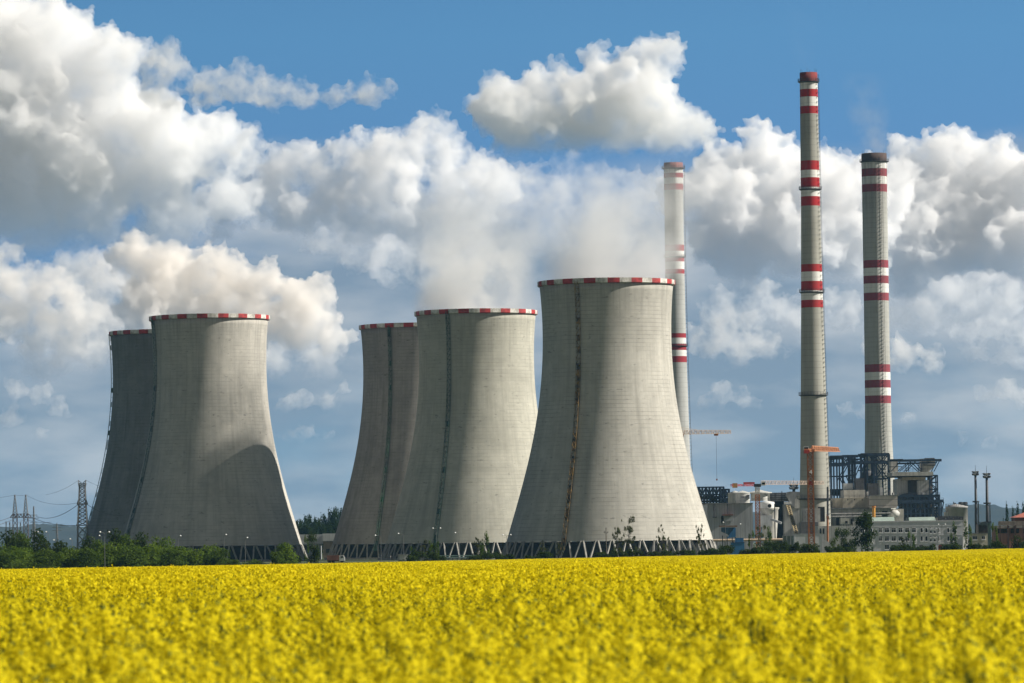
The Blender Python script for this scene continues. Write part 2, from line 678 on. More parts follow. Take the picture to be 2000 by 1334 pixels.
def stair(parent, phi, mat, mat2, z0=4, z1=106, out=1.1, w=1.2, rail=0.13, step=2.2, panel_p=0.35, seed=1):
    """caged service stair that climbs the shell's curve; phi from the side facing the camera, to the right"""
    rr = random.Random(seed)
    t = -math.pi / 2 + phi
    er = Vector((math.cos(t), math.sin(t), 0))
    et = Vector((-math.sin(t), math.cos(t), 0))
    mb = MB()
    zs = list(np.arange(z0, z1, step)) + [z1]
    pts = []
    for z in zs:
        R = shell_r(max(z, 7)) if z >= 7 else shell_r(7) + (7 - z) * 0.3
        pts.append((er * R, z))
    for (a, za), (b_, zb) in zip(pts, pts[1:]):
        for s_ in (-1, 1):
            for o_ in (0.25, out):
                A = a + er * o_ + et * (s_ * w / 2) + Vector((0, 0, za))
                B = b_ + er * o_ + et * (s_ * w / 2) + Vector((0, 0, zb))
                mb.beam(A, B, rail)
        A = a + er * (out * 0.5) + Vector((0, 0, za))
        mb.beam(A - et * (w / 2), A + et * (w / 2), out * 0.8, 0.1)
        s_ = rr.choice((-1, 1))
        mb.beam(a + er * out + et * (s_ * w / 2) + Vector((0, 0, za)), b_ + er * out - et * (s_ * w / 2) + Vector((0, 0, zb)), rail * 0.9)
        if rr.random() < panel_p:
            A = a + er * (out * 0.62) + et * rr.uniform(-.1, .1) + Vector((0, 0, za + 0.1))
            B = b_ + er * (out * 0.62) + et * rr.uniform(-.1, .1) + Vector((0, 0, zb - 0.1))
            mb.beam(A, B, w * rr.uniform(0.5, 0.9), 0.12)
    o = bpy.data.objects.new('service_stair', mb.mesh('service_stair', mat))
    C.objects.link(o)
    o.parent = parent
    return o


green_paint = M('dark_green_paint', (0.020, 0.060, 0.042), 0.6, 0.3)
bright_green = M('bright_green_paint', (0.03, 0.16, 0.05), 0.6, 0.3)
rust_paint = M('rusty_yellow_paint', (0.20, 0.12, 0.035), 0.8, 0.85, 0.45, streak=False)
rust_dark = M('dark_rust', (0.07, 0.045, 0.025), 0.9, 0.5, 0.7)
mixed_green = M('green_stair_paint', (0.022, 0.075, 0.036), 0.6, 0.8, 0.15, streak=False)
pale_green = M('pale_green_paint', (0.16, 0.26, 0.22), 0.6, 0.3)

TOWERS = [
    # px, py of the rim's middle, distance, label, concrete colours, stair angle, stair materials
    (1184, 548, 1772, 'largest and nearest concrete cooling tower, steaming, with a rusty yellow stair up its face', (0.53, 0.51, 0.455), (0.385, 0.37, 0.33), 0.40, math.radians(-26.5), (rust_paint, rust_dark)),
    (929.5, 606, 1984, 'steaming concrete cooling tower with dark green stair, partly behind the nearest tower', (0.53, 0.515, 0.44), (0.385, 0.375, 0.32), 0.28, math.radians(-27), (green_paint, green_paint)),
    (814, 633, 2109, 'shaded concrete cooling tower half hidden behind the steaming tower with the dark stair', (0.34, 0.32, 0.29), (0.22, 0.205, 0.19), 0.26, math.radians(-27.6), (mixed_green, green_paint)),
    (409, 617, 2022, 'concrete cooling tower at left with a jagged shadow across its lower half', (0.54, 0.515, 0.46), (0.38, 0.365, 0.33), 0.30, math.radians(-66), (green_paint, green_paint)),
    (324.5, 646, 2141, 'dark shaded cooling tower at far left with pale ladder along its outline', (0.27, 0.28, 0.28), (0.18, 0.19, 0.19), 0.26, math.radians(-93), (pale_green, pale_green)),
]
TPOS = []
for i, (px, py, D, lab, c1, c2, gr, phi, sm) in enumerate(TOWERS):
    P_ = at(px, py, D)
    loc = (P_.x + 0.0, D, 0)
    TPOS.append(loc)
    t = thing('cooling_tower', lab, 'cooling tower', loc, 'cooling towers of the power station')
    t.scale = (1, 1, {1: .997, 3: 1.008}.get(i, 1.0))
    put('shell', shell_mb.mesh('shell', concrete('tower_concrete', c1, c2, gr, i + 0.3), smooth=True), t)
    put('rim_band', rim_me, t, rotz=0.07 * i)
    put('basin_wall', basin_me, t)
    put('shaded_fill', fill_me, t)
    for k in range(NCOL):
        for s_ in (0, 1):
            put('support_column', col_me[s_], t, rotz=2 * math.pi * (k + 0.3 * i) / NCOL)
    stair(t, phi, sm[0], sm[1], seed=i, panel_p=0.5 if i == 0 else 0.3, w=1.5 if i < 2 else 1.2)


# ------------------------------------------------------------------ chimneys
def chimney_material(name, z0, z1, bands, grey, wht, red, cap):
    """bands: (z, kind) from the top down, each kind reaching to the next z"""
    m, n, b = nodes_of(name)
    co = coords(n)
    sx = n.nodes.new('ShaderNodeSeparateXYZ')
    n.links.new(co, sx.inputs[0])
    cr = n.nodes.new('ShaderNodeValToRGB')
    cr.color_ramp.interpolation = 'CONSTANT'
    pal = {'g': grey, 'w': wht, 'r': red, 'c': cap}
    st = [(0.0, bands[-1][1])]
    for (z, k), (_, kp) in zip(reversed(bands[1:]), reversed(bands[:-1])):
        st.append(((z - z0) / (z1 - z0), kp))
    el = cr.color_ramp.elements
    while len(el) < len(st):
        el.new(0.5)
    for e, (p, k) in zip(el, st):
        e.position = p
        e.color = (*pal[k], 1)
    n.links.new(ramp(n, sx.outputs[2], z0, z1, 0, 1, False), cr.inputs[0])
    s1 = noise(n, vscale(n, co, (1, 1, 0.03)), 0.55, 6, 0.7)
    s2 = noise(n, co, 0.09, 5, 0.6)
    k = mth(n, 'ADD', mth(n, 'MULTIPLY', s1, 0.6), mth(n, 'MULTIPLY', s2, 0.4))
    base = mixc(n, ramp(n, k, 0.40, 0.68, 0.0, 0.34), cr.outputs[0], (0.10, 0.095, 0.085))
    ring = mth(n, 'LESS_THAN', mth(n, 'FRACT', mth(n, 'DIVIDE', sx.outputs[2], 2.5)), 0.09)
    base = mixc(n, mth(n, 'MULTIPLY', ring, 0.25), base, (0.08, 0.08, 0.075))
    soot = mth(n, 'MULTIPLY', ramp(n, sx.outputs[2], z1 - 40, z1), ramp(n, s1, 0.4, 0.6))
    base = mixc(n, mth(n, 'MULTIPLY', soot, 0.35), base, (0.05, 0.045, 0.04))
    n.links.new(base, b.inputs['Base Color'])
    b.inputs['Roughness'].default_value = 0.85
    b.inputs['Specular IOR Level'].default_value = 0.25
    return m


def chimney(px, D, edges, bands, rings, lab, grey, wht, red, cap, lad_phi, capring=None, lad_mat=None, flare=0):
    """edges: (photo y, half width in photo pixels)"""
    xc, yc = at(px, edges[0][0], D).x, D
    root = thing('chimney', lab, 'chimney', (xc, yc, 0), 'tall chimneys of the power station')
    Z = lambda y: at(px, y, D).z
    pr = sorted([(Z(y), w * D / F) for y, w in edges])
    R = lambda z: float(np.interp(z, [a for a, _ in pr], [b_ for _, b_ in pr]))
    zt = Z(edges[0][0])
    zs = np.linspace(-0.5, zt, 60)
    outer = [(R(z), z) for z in zs]
    mb = MB().lathe(xc, yc, outer + [(R(zt) - 0.5, zt), (R(zt) - 0.5, zt - 6)], 64)
    mat = chimney_material('chimney_paint', 0, zt, [(Z(y), k) for y, k in bands], grey, wht, red, cap)
    mb.build('shaft', mat, root, True)
    steel = M('dark_platform_steel', (0.05, 0.05, 0.055), 0.6, 0.3)
    for y, ex in rings:
        z = Z(y)
        r_ = R(z)
        mb = MB().lathe(xc, yc, [(r_ - 0.05, z - 0.55), (r_ + ex * 0.7, z - 0.12), (r_ + ex, z - 0.1), (r_ + ex, z + 0.12), (r_ - 0.05, z + 0.12)], 48)
        for k in range(28):
            t = 2 * math.pi * k / 28
            p = Vector((xc + (r_ + ex - .05) * math.cos(t), yc + (r_ + ex - .05) * math.sin(t), z + .1))
            mb.beam(p, p + Vector((0, 0, 1.15)), 0.08)
        for h in (0.6, 1.15):
            mb.lathe(xc, yc, [(r_ + ex - .1, z + h), (r_ + ex, z + h), (r_ + ex, z + h + .09), (r_ + ex - .1, z + h + .09)], 48)
        mb.build('platform', steel, root)
    t = -math.pi / 2 + lad_phi
    er, et = Vector((math.cos(t), math.sin(t), 0)), Vector((-math.sin(t), math.cos(t), 0))
    la = MB()
    o = Vector((xc, yc, 0))
    for za, zb in zip(np.arange(2, zt - 2, 1.9), np.arange(3.9, zt, 1.9)):
        for s_ in (-.45, .45):
            la.beam(o + er * (R(za) + .75) + et * s_ + Vector((0, 0, za)), o + er * (R(zb) + .75) + et * s_ + Vector((0, 0, zb)), 0.12)
        la.beam(o + er * (R(za) + .0) + et * -.5 + Vector((0, 0, za)), o + er * (R(za) + .95) + et * -.5 + Vector((0, 0, za)), .14)
        la.beam(o + er * (R(za) + .5) - et * .5 + Vector((0, 0, za)), o + er * (R(za) + .5) + et * .5 + Vector((0, 0, za)), .3, .07)
    la.build('ladder', lad_mat or M('grey_ladder_steel', (0.14, 0.14, 0.135), 0.6, 0.3), root)
    # lightning rods on the lip
    for k in range(6):
        t = 2 * math.pi * k / 6 + .3
        p = o + Vector(((R(zt) - .2) * math.cos(t), (R(zt) - .2) * math.sin(t), zt))
        MB().beam(p, p + Vector((0, 0, 1.6)), 0.09).build('lightning_rod', steel, root)
    return root, xc, zt


CG, CW = (0.38, 0.375, 0.33), (0.80, 0.79, 0.75)
ch_mid = chimney(1579, 1909, [(142, 17.2), (160, 17.3), (226, 17.6), (403, 18.6), (604, 21.5), (772, 24.6), (900, 27.6), (974, 29.8), (1052, 31)],
        [(142, 'c'), (161, 'w'), (176, 'r'), (192, 'w'), (209, 'r'), (226, 'g'), (317, 'r'), (334, 'w'), (351, 'r'), (369, 'w'), (387, 'r'), (403, 'g'),
         (518, 'r'), (535, 'w'), (552, 'r'), (570, 'w'), (587, 'r'), (604, 'g')],
        [(160, .85), (370, .85), (571, .8), (772, .9), (974, 1.2)],
        'tallest chimney, slim, with four bright red-and-white bands and ring platforms', CG, CW, (0.40, 0.016, 0.020), (0.24, 0.03, 0.03), math.radians(62))
ch_right = chimney(1707, 2316, [(300, 24.6), (316, 25), (377, 24.6), (588, 24.5), (700, 24.8), (790, 25.4), (850, 26.4), (900, 28.2), (960, 31), (1052, 35)],
        [(300, 'c'), (317, 'w'), (332, 'r'), (347, 'w'), (362, 'r'), (377, 'g'), (511, 'r'), (526, 'w'), (542, 'r'), (557, 'w'), (573, 'r'), (588, 'g'),
         (713, 'r'), (728, 'w'), (744, 'r'), (759, 'w'), (775, 'r'), (790, 'g')],
        [(316, .9)],
        'wide chimney with faded pinkish red bands rising behind the blue steel frame', (0.41, 0.415, 0.39), (0.76, 0.76, 0.73), (0.27, 0.05, 0.068), (0.09, 0.055, 0.05), math.radians(26))
ch_left = chimney(1315, 2360, [(318, 18.8), (330, 19), (372, 18.6), (480, 18.8), (538, 19.0), (652, 20.2), (710, 21.2), (850, 24), (960, 27), (1054, 30)],
        [(318, 'c'), (331, 'w'), (340, 'r'), (350, 'w'), (362, 'r'), (372, 'g'), (480, 'r'), (492, 'w'), (504, 'r'), (514, 'w'), (527, 'r'), (538, 'g'),
         (652, 'r'), (663, 'w'), (675, 'r'), (687, 'w'), (699, 'r'), (710, 'g')],
        [(329, 1.0), (502, .7), (676, .8)],
        'red-and-white banded chimney standing behind the steam of the nearest tower', (0.42, 0.43, 0.42), (0.72, 0.72, 0.70), (0.30, 0.022, 0.035), (0.30, 0.12, 0.12), math.radians(84))

# ------------------------------------------------------------------ materials of the works
steel_blue = M('blue_steel', (0.022, 0.045, 0.085), 0.55, 0.35, 0.6)
steel_dark = M('dark_steel', (0.030, 0.033, 0.040), 0.6, 0.4, 0.6)
steel_grey = M('galvanised_steel', (0.28, 0.29, 0.30), 0.5, 0.3, 0.8, 0.3)
dark_gap = M('interior_shade_black', (0.016, 0.016, 0.018), 0.9, 0.4)  # near-black colour stands in for the unlit depth of openings and gaps
white_paint = M('white_paint', (0.66, 0.66, 0.64), 0.6, 0.2)
crane_orange = M('crane_orange', (0.34, 0.125, 0.045), 0.7, 0.4, 0.7)
crane_red = M('crane_red', (0.40, 0.03, 0.025), 0.6, 0.25)
crane_white = M('crane_white', (0.62, 0.60, 0.57), 0.6, 0.2)
beige_wall = M('beige_render', (0.48, 0.43, 0.34), 0.9, 0.25, 0.25)
pink_wall = panels('pinkish_cladding', (0.56, 0.50, 0.46), 2.6, 'Z', 0.12, 0.6)
grey_wall = panels('grey_panel_wall', (0.42, 0.42, 0.41), 3.0, 'X', 0.22, 0.72)
hall_clad = panels('blue_grey_hall_cladding', (0.37, 0.375, 0.395), 2.2, 'X', 0.18, 0.75)
box_clad = panels('ribbed_duct_cladding', (0.42, 0.42, 0.40), 1.1, 'X', 0.16, 0.7)
tank_paint = M('tank_paint', (0.50, 0.50, 0.47), 0.6, 0.25, 0.25)
roof_grey = M('roofing_felt', (0.20, 0.20, 0.20), 0.9, 0.3)
light_concrete = M('pale_concrete', (0.46, 0.45, 0.41), 0.9, 0.3, 0.3)


def px3(px, py, D):
    return at(px, py, D)


def frame(mb, x0, ya, x1, yb, D, depth, w, brace='X', nx=1, nz=1, back=True):
    """steel frame over a photo rectangle: posts, chords and diagonals on the front and back planes"""
    xa, xb = at(x0, (ya + yb) / 2, D).x, at(x1, (ya + yb) / 2, D).x
    zt, zb = at((x0 + x1) / 2, ya, D).z, at((x0 + x1) / 2, yb, D).z
    for yy in ((D, D + depth) if back else (D,)):
        for i in range(nx + 1):
            x = xa + (xb - xa) * i / nx
            mb.beam((x, yy, zb), (x, yy, zt), w)
        for j in range(nz + 1):
            z = zb + (zt - zb) * j / nz
            mb.beam((xa, yy, z), (xb, yy, z), w)
        for i in range(nx):
            for j in range(nz):
                p0, p1 = xa + (xb - xa) * i / nx, xa + (xb - xa) * (i + 1) / nx
                q0, q1 = zb + (zt - zb) * j / nz, zb + (zt - zb) * (j + 1) / nz
                if brace == 'X':
                    mb.beam((p0, yy, q0), (p1, yy, q1), w * .7)
                    mb.beam((p1, yy, q0), (p0, yy, q1), w * .7)
                elif brace == 'Z':
                    if (i + j) % 2:
                        mb.beam((p0, yy, q0), (p1, yy, q1), w * .7)
                    else:
                        mb.beam((p1, yy, q0), (p0, yy, q1), w * .7)
    if back:
        for i in range(nx + 1):
            x = xa + (xb - xa) * i / nx
            for j in range(nz + 1):
                z = zb + (zt - zb) * j / nz
                mb.beam((x, D, z), (x, D + depth, z), w * .8)
    return mb


def pp(name, mat, root, *rects, D=2000, depth=10, label=None):
    mb = MB()
    for r_ in rects:
        mb.pbox(*r_, D, depth)
    return mb.build(name, mat, root, label=label)


def base_of(px, D):
    p = at(px, 1050, D)
    return (p.x, D, 0.0)


def railing(mb, x0, x1, y, D, h=1.1, step=2.0, w=0.1):
    a, b = at(x0, y, D), at(x1, y, D)
    n_ = max(1, int((b.x - a.x) / step))
    for i in range(n_ + 1):
        x = a.x + (b.x - a.x) * i / n_
        mb.beam((x, D, a.z), (x, D, a.z + h), w)
    for k in (.55, 1.0):
        mb.beam((a.x, D, a.z + h * k), (b.x, D, a.z + h * k), w)


# ------------------------------------------------------------------ hall, tanks and ducts right of the nearest tower
D = 1960
t = thing('industrial_hall', 'blue-grey windowless hall right beside the nearest cooling tower', 'hall', base_of(1425, D))
pp('wall', hall_clad, t, (1381.5, 984, 1470, None), D=D, depth=55)
pp('roof_edge', roof_grey, t, (1380.5, 982.4, 1471, 984.2), D=D - .6, depth=56.2)
pp('canopy', M('rust_red_canopy', (0.20, 0.08, 0.05), 0.8, 0.3), t, (1411, 1004.6, 1432, 1006.8), D=D - 3.5, depth=3.4)
d_ = pp('doorway', dark_gap, t, (1408.5, 1008, 1413, 1022), D=D - .15, depth=.1)
pp('shutter', M('pale_shutter', (0.36, 0.37, 0.39), 0.6, 0.15), t, (1413.5, 1008.5, 1431.5, 1018), D=D - .2, depth=.15)
mb = MB()
p = at(1421, 984, D - .3)
mb.tube((p.x, D - .4, at(1421, 1004, D).z), (p.x, D - .4, p.z), .14)
p2 = at(1395, 985, D)
mb.tube((p2.x, D - .4, at(1395, 1010, D).z), (p2.x, D - .4, p2.z), .22)
mb.build('downpipe', steel_dark, t)
mb = MB().pbox(1392, 1009.5, 1400.5, 1010.7, D - .8, .7)
mb.build('lamp_bracket', steel_dark, t)

t = thing('pipe_gantry', 'dark lattice pipe gantry behind the roof of the blue-grey hall', 'gantry', base_of(1395, 2060))
frame(MB(), 1352, 951.5, 1414, 966, 2060, 9, .55, 'Z', 9, 1).build('truss', steel_blue, t)
frame(MB(), 1352, 966, 1424, 983, 2060, 9, .5, '', 12, 2).build('trestle', steel_dark, t)
frame(MB(), 1408.5, 956, 1424.5, 982, 2052, 8, .7, 'Z', 2, 2).build('stair_tower', steel_blue, t)
pp('duct', steel_dark, t, (1352, 969, 1407, 974), (1352, 977, 1424, 981), D=2062, depth=5)
pp('machinery', M('pipework_grey', (0.16, 0.15, 0.15), 0.7, 0.5, 1.2), t, (1356, 962.5, 1372, 969), (1378, 964, 1396, 969), (1386, 972, 1400, 977), D=2063, depth=4)


def tank(px0, px1, y_ap, y_eave, y_bot, D, name, label, mat, over=1.06, parts=True):
    a, b = at(px0, y_eave, D), at(px1, y_eave, D)
    cx, R = (a.x + b.x) / 2, (b.x - a.x) / 2
    root = thing(name, label, 'tank', (cx, D + R, 0))
    zb = -0.2 if y_bot is None else at((px0 + px1) / 2, y_bot, D).z
    mb = MB().lathe(cx, D + R, [(R, zb), (R, a.z)], 56)
    mb.build('shell', mat, root, True)
    za = at((px0 + px1) / 2, y_ap, D).z
    MB().lathe(cx, D + R, [(R * .98, a.z - .25), (R * over, a.z - .1), (R * over, a.z + .25), (R * .55, a.z + (za - a.z) * .62), (.05, za)], 56).build('roof', tank_paint, root)
    return root, cx, R, a.z, zb


D = 2005
t, cx, R, zt, zb = tank(1437, 1465, 958, 963.5, 983, D, 'storage_tank', 'pale round tank with low cone roof, smaller one above the hall', tank_paint, 1.06)
pp('inspection_box', M('tank_hatch', (0.20, 0.20, 0.20), 0.7, 0.3), t, (1447, 969, 1454, 972.5), (1459.5, 966, 1464, 974), D=D - .4, depth=3)
railing_mb = MB()
railing(railing_mb, 1437, 1466, 982.5, D - .5)
railing_mb.build('railing', steel_grey, t)
MB().lathe(at(1436, 962, D + 18).x, D + 22, [(13.5 * D / F * 1.0, 10), (13.5 * D / F, at(1436, 963, D).z), (14.2 * D / F, at(1436, 963, D).z + .2), (.1, at(1436, 957.5, D).z)], 48).build('second_bay', tank_paint, t, True)

t, cx, R, zt, zb = tank(1467, 1501.5, 956, 963, 978, D + 8, 'storage_tank', 'larger round tank with wide cone roof behind the orange and white crane', tank_paint, 1.42)
MB().lathe(cx + 4.2, D + 8 + R, [(R * .62, -.1), (R * .98, at(1490, 1010, D).z), (R * 1.0, at(1490, 996, D).z), (R * 1.12, at(1490, 993.5, D).z), (R * 1.12, at(1490, 991, D).z), (R * .8, at(1490, 990.8, D).z)], 48).build('hopper_cone', light_concrete, t, True)
pp('support_column', light_concrete, t, (1499.5, 963, 1503.5, 978), D=D + 6, depth=2)
mb = MB()
for k in range(7):
    railing(mb, 1470 + k, 1512 - k, 978.5, D + 2 + k * 5)
mb.build('railing', steel_dark, t)

t = thing('separator_drum', 'round white drum over a dark hopper, behind the orange crane mast', 'drum', base_of(1499, 1992))
a, b = at(1484, 985, 1992), at(1514, 985, 1992)
c_, R = (a.x + b.x) / 2, (b.x - a.x) / 2
zt, z2 = at(1499, 980, 1992).z, at(1499, 992.5, 1992).z
MB().lathe(c_, 1992 + R, [(R, z2), (R, zt - .8), (R * .94, zt - .1), (.05, zt + .4)], 48).build('drum', white_paint, t, True)
MB().lathe(c_, 1992 + R, [(R * .45, at(1499, 1011, 1992).z), (R * .95, z2 - .9), (R * 1.04, z2 - .8), (R * 1.04, z2 + .05)], 48).build('hopper', light_concrete, t, True)
pp('housing', M('grey_machine_housing', (0.40, 0.41, 0.42), 0.6, 0.2), t, (1484, 1006.5, 1508, 1028.5), D=1988, depth=9)
MB().tube(at(1503, 988, 1991.5), at(1503, 988, 1990.4), .85, n=14).build('hatch', dark_gap, t)
MB().beam(at(1506, 1014, 1987), at(1526, 1021.5, 1985), 1.3, .9).build('chute', steel_grey, t)
pp('leg', steel_dark, t, (1512, 984, 1514, None), D=1990, depth=.8)

t = thing('filter_house', 'grey louvred filter house with a rounded duct, left of the tallest chimney', 'filter house', base_of(1530, 2030))
pp('wall', panels('louvre_cladding', (0.27, 0.27, 0.29), 0.9, 'X', 0.2, 0.45), t, (1503, 962, 1544, 979), D=2030, depth=18)
pp('lower_wall', dark_gap, t, (1508, 979, 1531, None), D=2032, depth=18)  # near-black sheet painted for the shaded gap below the louvres
mb = MB()
for y in (964.5, 968, 971.5, 975):
    a, b = at(1500, y, 2028.5), at(1541, y, 2028.5)
    mb.beam(a, b, .28)
for x in (1506, 1514, 1527, 1537):
    mb.beam(at(x, 959 if x == 1527 else 963, 2028.6), at(x, 979, 2028.6), .3)
mb.build('pipe_rack', steel_dark, t)
arc = [at(1535 + 8 - 8 * math.cos(k * math.pi / 2 / 7), 968 - 8 * math.sin(k * math.pi / 2 / 7), 2024) for k in range(8)]
pts = arc + [at(1565, 960.5, 2024), at(1565, 965, 2024), at(1557, 968, 2024), at(1553, 976, 2024), at(1552, 992, 2024), at(1547, 990, 2024), at(1540, 976, 2024)]
MB().prism(pts, (0, 9, 0)).build('elbow_duct', M('duct_sheet', (0.22, 0.22, 0.22), 0.5, 0.25), t)
pp('side_box', light_concrete, t, (1551, 966, 1564, 993), D=2026, depth=14)
pp('lintel', white_paint, t, (1532, 980, 1545.5, 984.5), D=2022, depth=4)
pp('base_block', grey_wall, t, (1530, 984.5, 1602, None), D=2027, depth=20)

t = thing('conveyor_gallery', 'beige lattice conveyor gallery sloping down left of the tallest chimney', 'conveyor', base_of(1553, 1900))
mb = MB()
A, B = at(1536.5, 987, 1930), at(1554, 1046, 1890)
wv = Vector((at(1541, 987, 1930).x - at(1535, 987, 1930).x, 0, 0))
dv = Vector((0, 2.4, 0))
n_ = 13
cr_ = [Vector(A) + o_ for o_ in (Vector((0, 0, 0)), wv, wv + dv, dv)]
ce_ = [Vector(B) + o_ for o_ in (Vector((0, 0, 0)), wv, wv + dv, dv)]
for a, b in zip(cr_, ce_):
    mb.beam(a, b, .28)
for k in range(n_):
    f0, f1 = k / n_, (k + 1) / n_
    P0 = [a.lerp(b, f0) for a, b in zip(cr_, ce_)]
    P1 = [a.lerp(b, f1) for a, b in zip(cr_, ce_)]
    for i in range(4):
        j = (i + 1) % 4
        mb.beam(P0[i], P0[j], .2)
        mb.beam(P0[i], P1[j], .2)
mb.build('truss', M('weathered_beige_paint', (0.36, 0.29, 0.17), 0.7, 0.35), t)
MB().beam(Vector(A) + wv * .5 + dv * .5 + Vector((0, 0, -.3)), Vector(B) + wv * .5 + dv * .5 + Vector((0, 0, -.3)), 1.0, .3).build('belt', steel_dark, t)

# annex walls around the chimney's foot
t = thing('annex_building', 'grey annex with pipes around the foot of the tallest chimney', 'building', base_of(1585, 1880))
pp('wall', light_concrete, t, (1567, 993, 1602, 1019.5), D=1885, depth=9)
pp('lower_wall', M('dark_plinth', (0.17, 0.17, 0.175), 0.9, 0.3), t, (1564, 1019.5, 1598, None), D=1884, depth=11)
pp('doorway', dark_gap, t, (1599.5, 990, 1611, 1019), D=1886, depth=6)
pp('grey_bay', grey_wall, t, (1598, 1027, 1670, None), D=1850, depth=30)
pp('window', M('dark_glass', (0.015, 0.018, 0.022), 0.15, 0.2), t, (1601, 1032, 1604, 1043), (1607, 1032, 1610, 1043), D=1849.8, depth=.15)
MB().tube(at(1616.5, 951, 1878), at(1616.5, 1010, 1878), .42).build('vent_pipe', steel_dark, t)

# ------------------------------------------------------------------ the turbine house under the blue frame
t = thing('turbine_house', 'long grey turbine house with beige upper storey beneath the blue steel frame', 'building', base_of(1680, 2010))
pp('wall', grey_wall, t, (1603, 993, 1739, None), D=2010, depth=40)
mb = MB()
for x in (1622, 1644, 1666, 1690):
    mb.pbox(x, 994.5, x + 1.2, None, 2009.3, .65)
mb.build('pilaster', light_concrete, t)
pp('roof_edge', roof_grey, t, (1601, 991.6, 1740, 993.4), D=2008.6, depth=42)
pp('beige_storey', beige_wall, t, (1646, 972.5, 1700, 991.6), D=2013, depth=34)
pp('low_storey', M('cream_render', (0.46, 0.40, 0.30), 0.9, 0.2), t, (1631, 973, 1646, 991.6), D=2014, depth=30)
pp('upper_room', light_concrete, t, (1648, 957, 1690, 972.5), D=2024, depth=20)
pp('pink_block', pink_wall, t, (1699, 968.4, 1753, 992.2), D=2006, depth=26)
mb = MB()
for x in (1655, 1668, 1683):
    mb.pbox(x, 974.5, x + 1.6, 977.3, 2012.8, .15)
mb.build('vent_opening', dark_gap, t)
pp('block_lintel', roof_grey, t, (1698, 966.9, 1754, 968.6), D=2005.4, depth=27)
pp('roof_plant', M('dark_roof_plant', (0.07, 0.07, 0.075), 0.8, 0.4), t, (1672, 934, 1688, 957), (1695, 944, 1716, 968), D=2040, depth=10)
pp('white_plant', white_paint, t, (1648, 944, 1666, 956), (1719, 952, 1724, 968), D=2046, depth=6)
pp('penthouse', light_concrete, t, (1642, 1012, 1659, 1024), D=2000, depth=7)
pp('penthouse_window', dark_gap, t, (1650.5, 1017.5, 1655.5, 1022.5), D=1999.8, depth=.15)
pp('penthouse_door', dark_gap, t, (1633, 1011, 1641.5, 1026), D=2009.8, depth=.15)
mb = MB()
for a, b in ((1648, 1700), (1703, 1735)):
    railing(mb, a, b, 972.3 if a < 1700 else 968, 2012)
mb.build('railing', steel_dark, t)
pp('round_vessel_base', light_concrete, t, (1738, 994, 1765, None), D=2020, depth=12)
p = at(1748, 1000, 2013)
MB().lathe(p.x, 2018, [(.1, at(1748, 1012, 2013).z), (2.0, at(1748, 1009, 2013).z), (2.6, at(1748, 1002, 2013).z), (1.6, at(1748, 996.5, 2013).z), (.05, at(1748, 995, 2013).z)], 32).build('round_vessel', tank_paint, t, True)

D = 2110
t = thing('steel_frame', 'tall open dark blue steel frame standing between the two right chimneys', 'steel frame', base_of(1680, D))
posts = [(1622.5, 892, 1), (1628, 893, .8), (1634, 893, .8), (1639, 894, .8), (1645.5, 893, 1.1), (1658, 890.5, 1.6), (1669, 890, 1.3), (1681.5, 887, 1.3), (1687, 902, .7),
         (1693.5, 888, 1), (1702.5, 888, 1), (1706.5, 890, 1.2), (1711, 888, 1), (1723, 888, .8), (1735.5, 887, 1.6)]
for i, (x, y, w) in enumerate(posts):
    mb = MB()
    a, b = at(x, y, D), at(x, 970, D)
    for yy in ((0, 16) if i % 3 == 0 else (0,)):
        mb.beam((a.x, D + yy, 14), (a.x, D + yy, a.z), w * .8)
    mb.build('post', steel_blue, t)
mb = MB()


def chord(mb, x0, x1, y, D, w, ys=(0, 16)):
    a, b = at(x0, y, D), at(x1, y, D)
    z = (a.z + b.z) / 2
    for yy in ys:
        mb.beam((a.x, D + yy, z), (b.x, D + yy, z), w)
    return a.x, b.x, z


for x0, x1, y, w in ((1621, 1646, 893, 1.6), (1645, 1681, 890.5, 1.0), (1681, 1737, 887.5, 1.2), (1621, 1657, 907, 1.4), (1657, 1737, 903, 1.2), (1657, 1681, 897, .7), (1692, 1737, 935, .6), (1657, 1670, 928, .6), (1681, 1704, 918, .5), (1620, 1660, 930, .4)):
    chord(mb, x0, x1, y, D, w)
mb.build('chord_beams', steel_blue, t)
mb = MB()
for x0, y0, x1, y1 in ((1646, 893, 1657, 906), (1657, 893, 1646, 906), (1658, 891, 1669, 903), (1682, 888, 1693, 903), (1693, 888, 1682, 903), (1703, 888, 1711, 903), (1711, 888, 1723, 903), (1723, 903, 1735, 888),
                       (1640, 938, 1657, 907), (1669, 935, 1680, 908), (1681, 945, 1693, 905), (1711, 903, 1735, 936), (1735, 903, 1711, 936), (1622, 905, 1634, 893), (1646, 935, 1658, 960), (1658, 930, 1669, 958)):
    for yy in (0, 16):
        a, b = at(x0, y0, D), at(x1, y1, D)
        mb.beam(a + Vector((0, yy, 0)), b + Vector((0, yy, 0)), .42)
for x, y, w in posts[::2]:
    a = at(x, 904, D)
    mb.beam(a, a + Vector((0, 16, 0)), .6)
    a = at(x, y, D)
    mb.beam(a, a + Vector((0, 16, 0)), .6)
mb.build('bracing', steel_blue, t)
mb = MB()
for y in (916, 924, 933, 942):
    a, b = at(1656, y, D - 2), at(1669, y, D - 2)
    mb.beam(a, b, 1.6, .18)
    mb.beam(a + Vector((0, 0, 1.1)), b + Vector((0, 0, 1.1)), .12)
    mb.beam(a, at(1669, y + 8, D - 2), .3)
mb.build('stairway', steel_dark, t)
pp('platform', steel_dark, t, (1692, 929, 1737, 930.2), (1620, 955, 1660, 968), (1664, 952, 1671, 968), D=D + 3, depth=11)
mb = MB()
railing(mb, 1645, 1737, 903.4, D - .5, 1.2, 3)
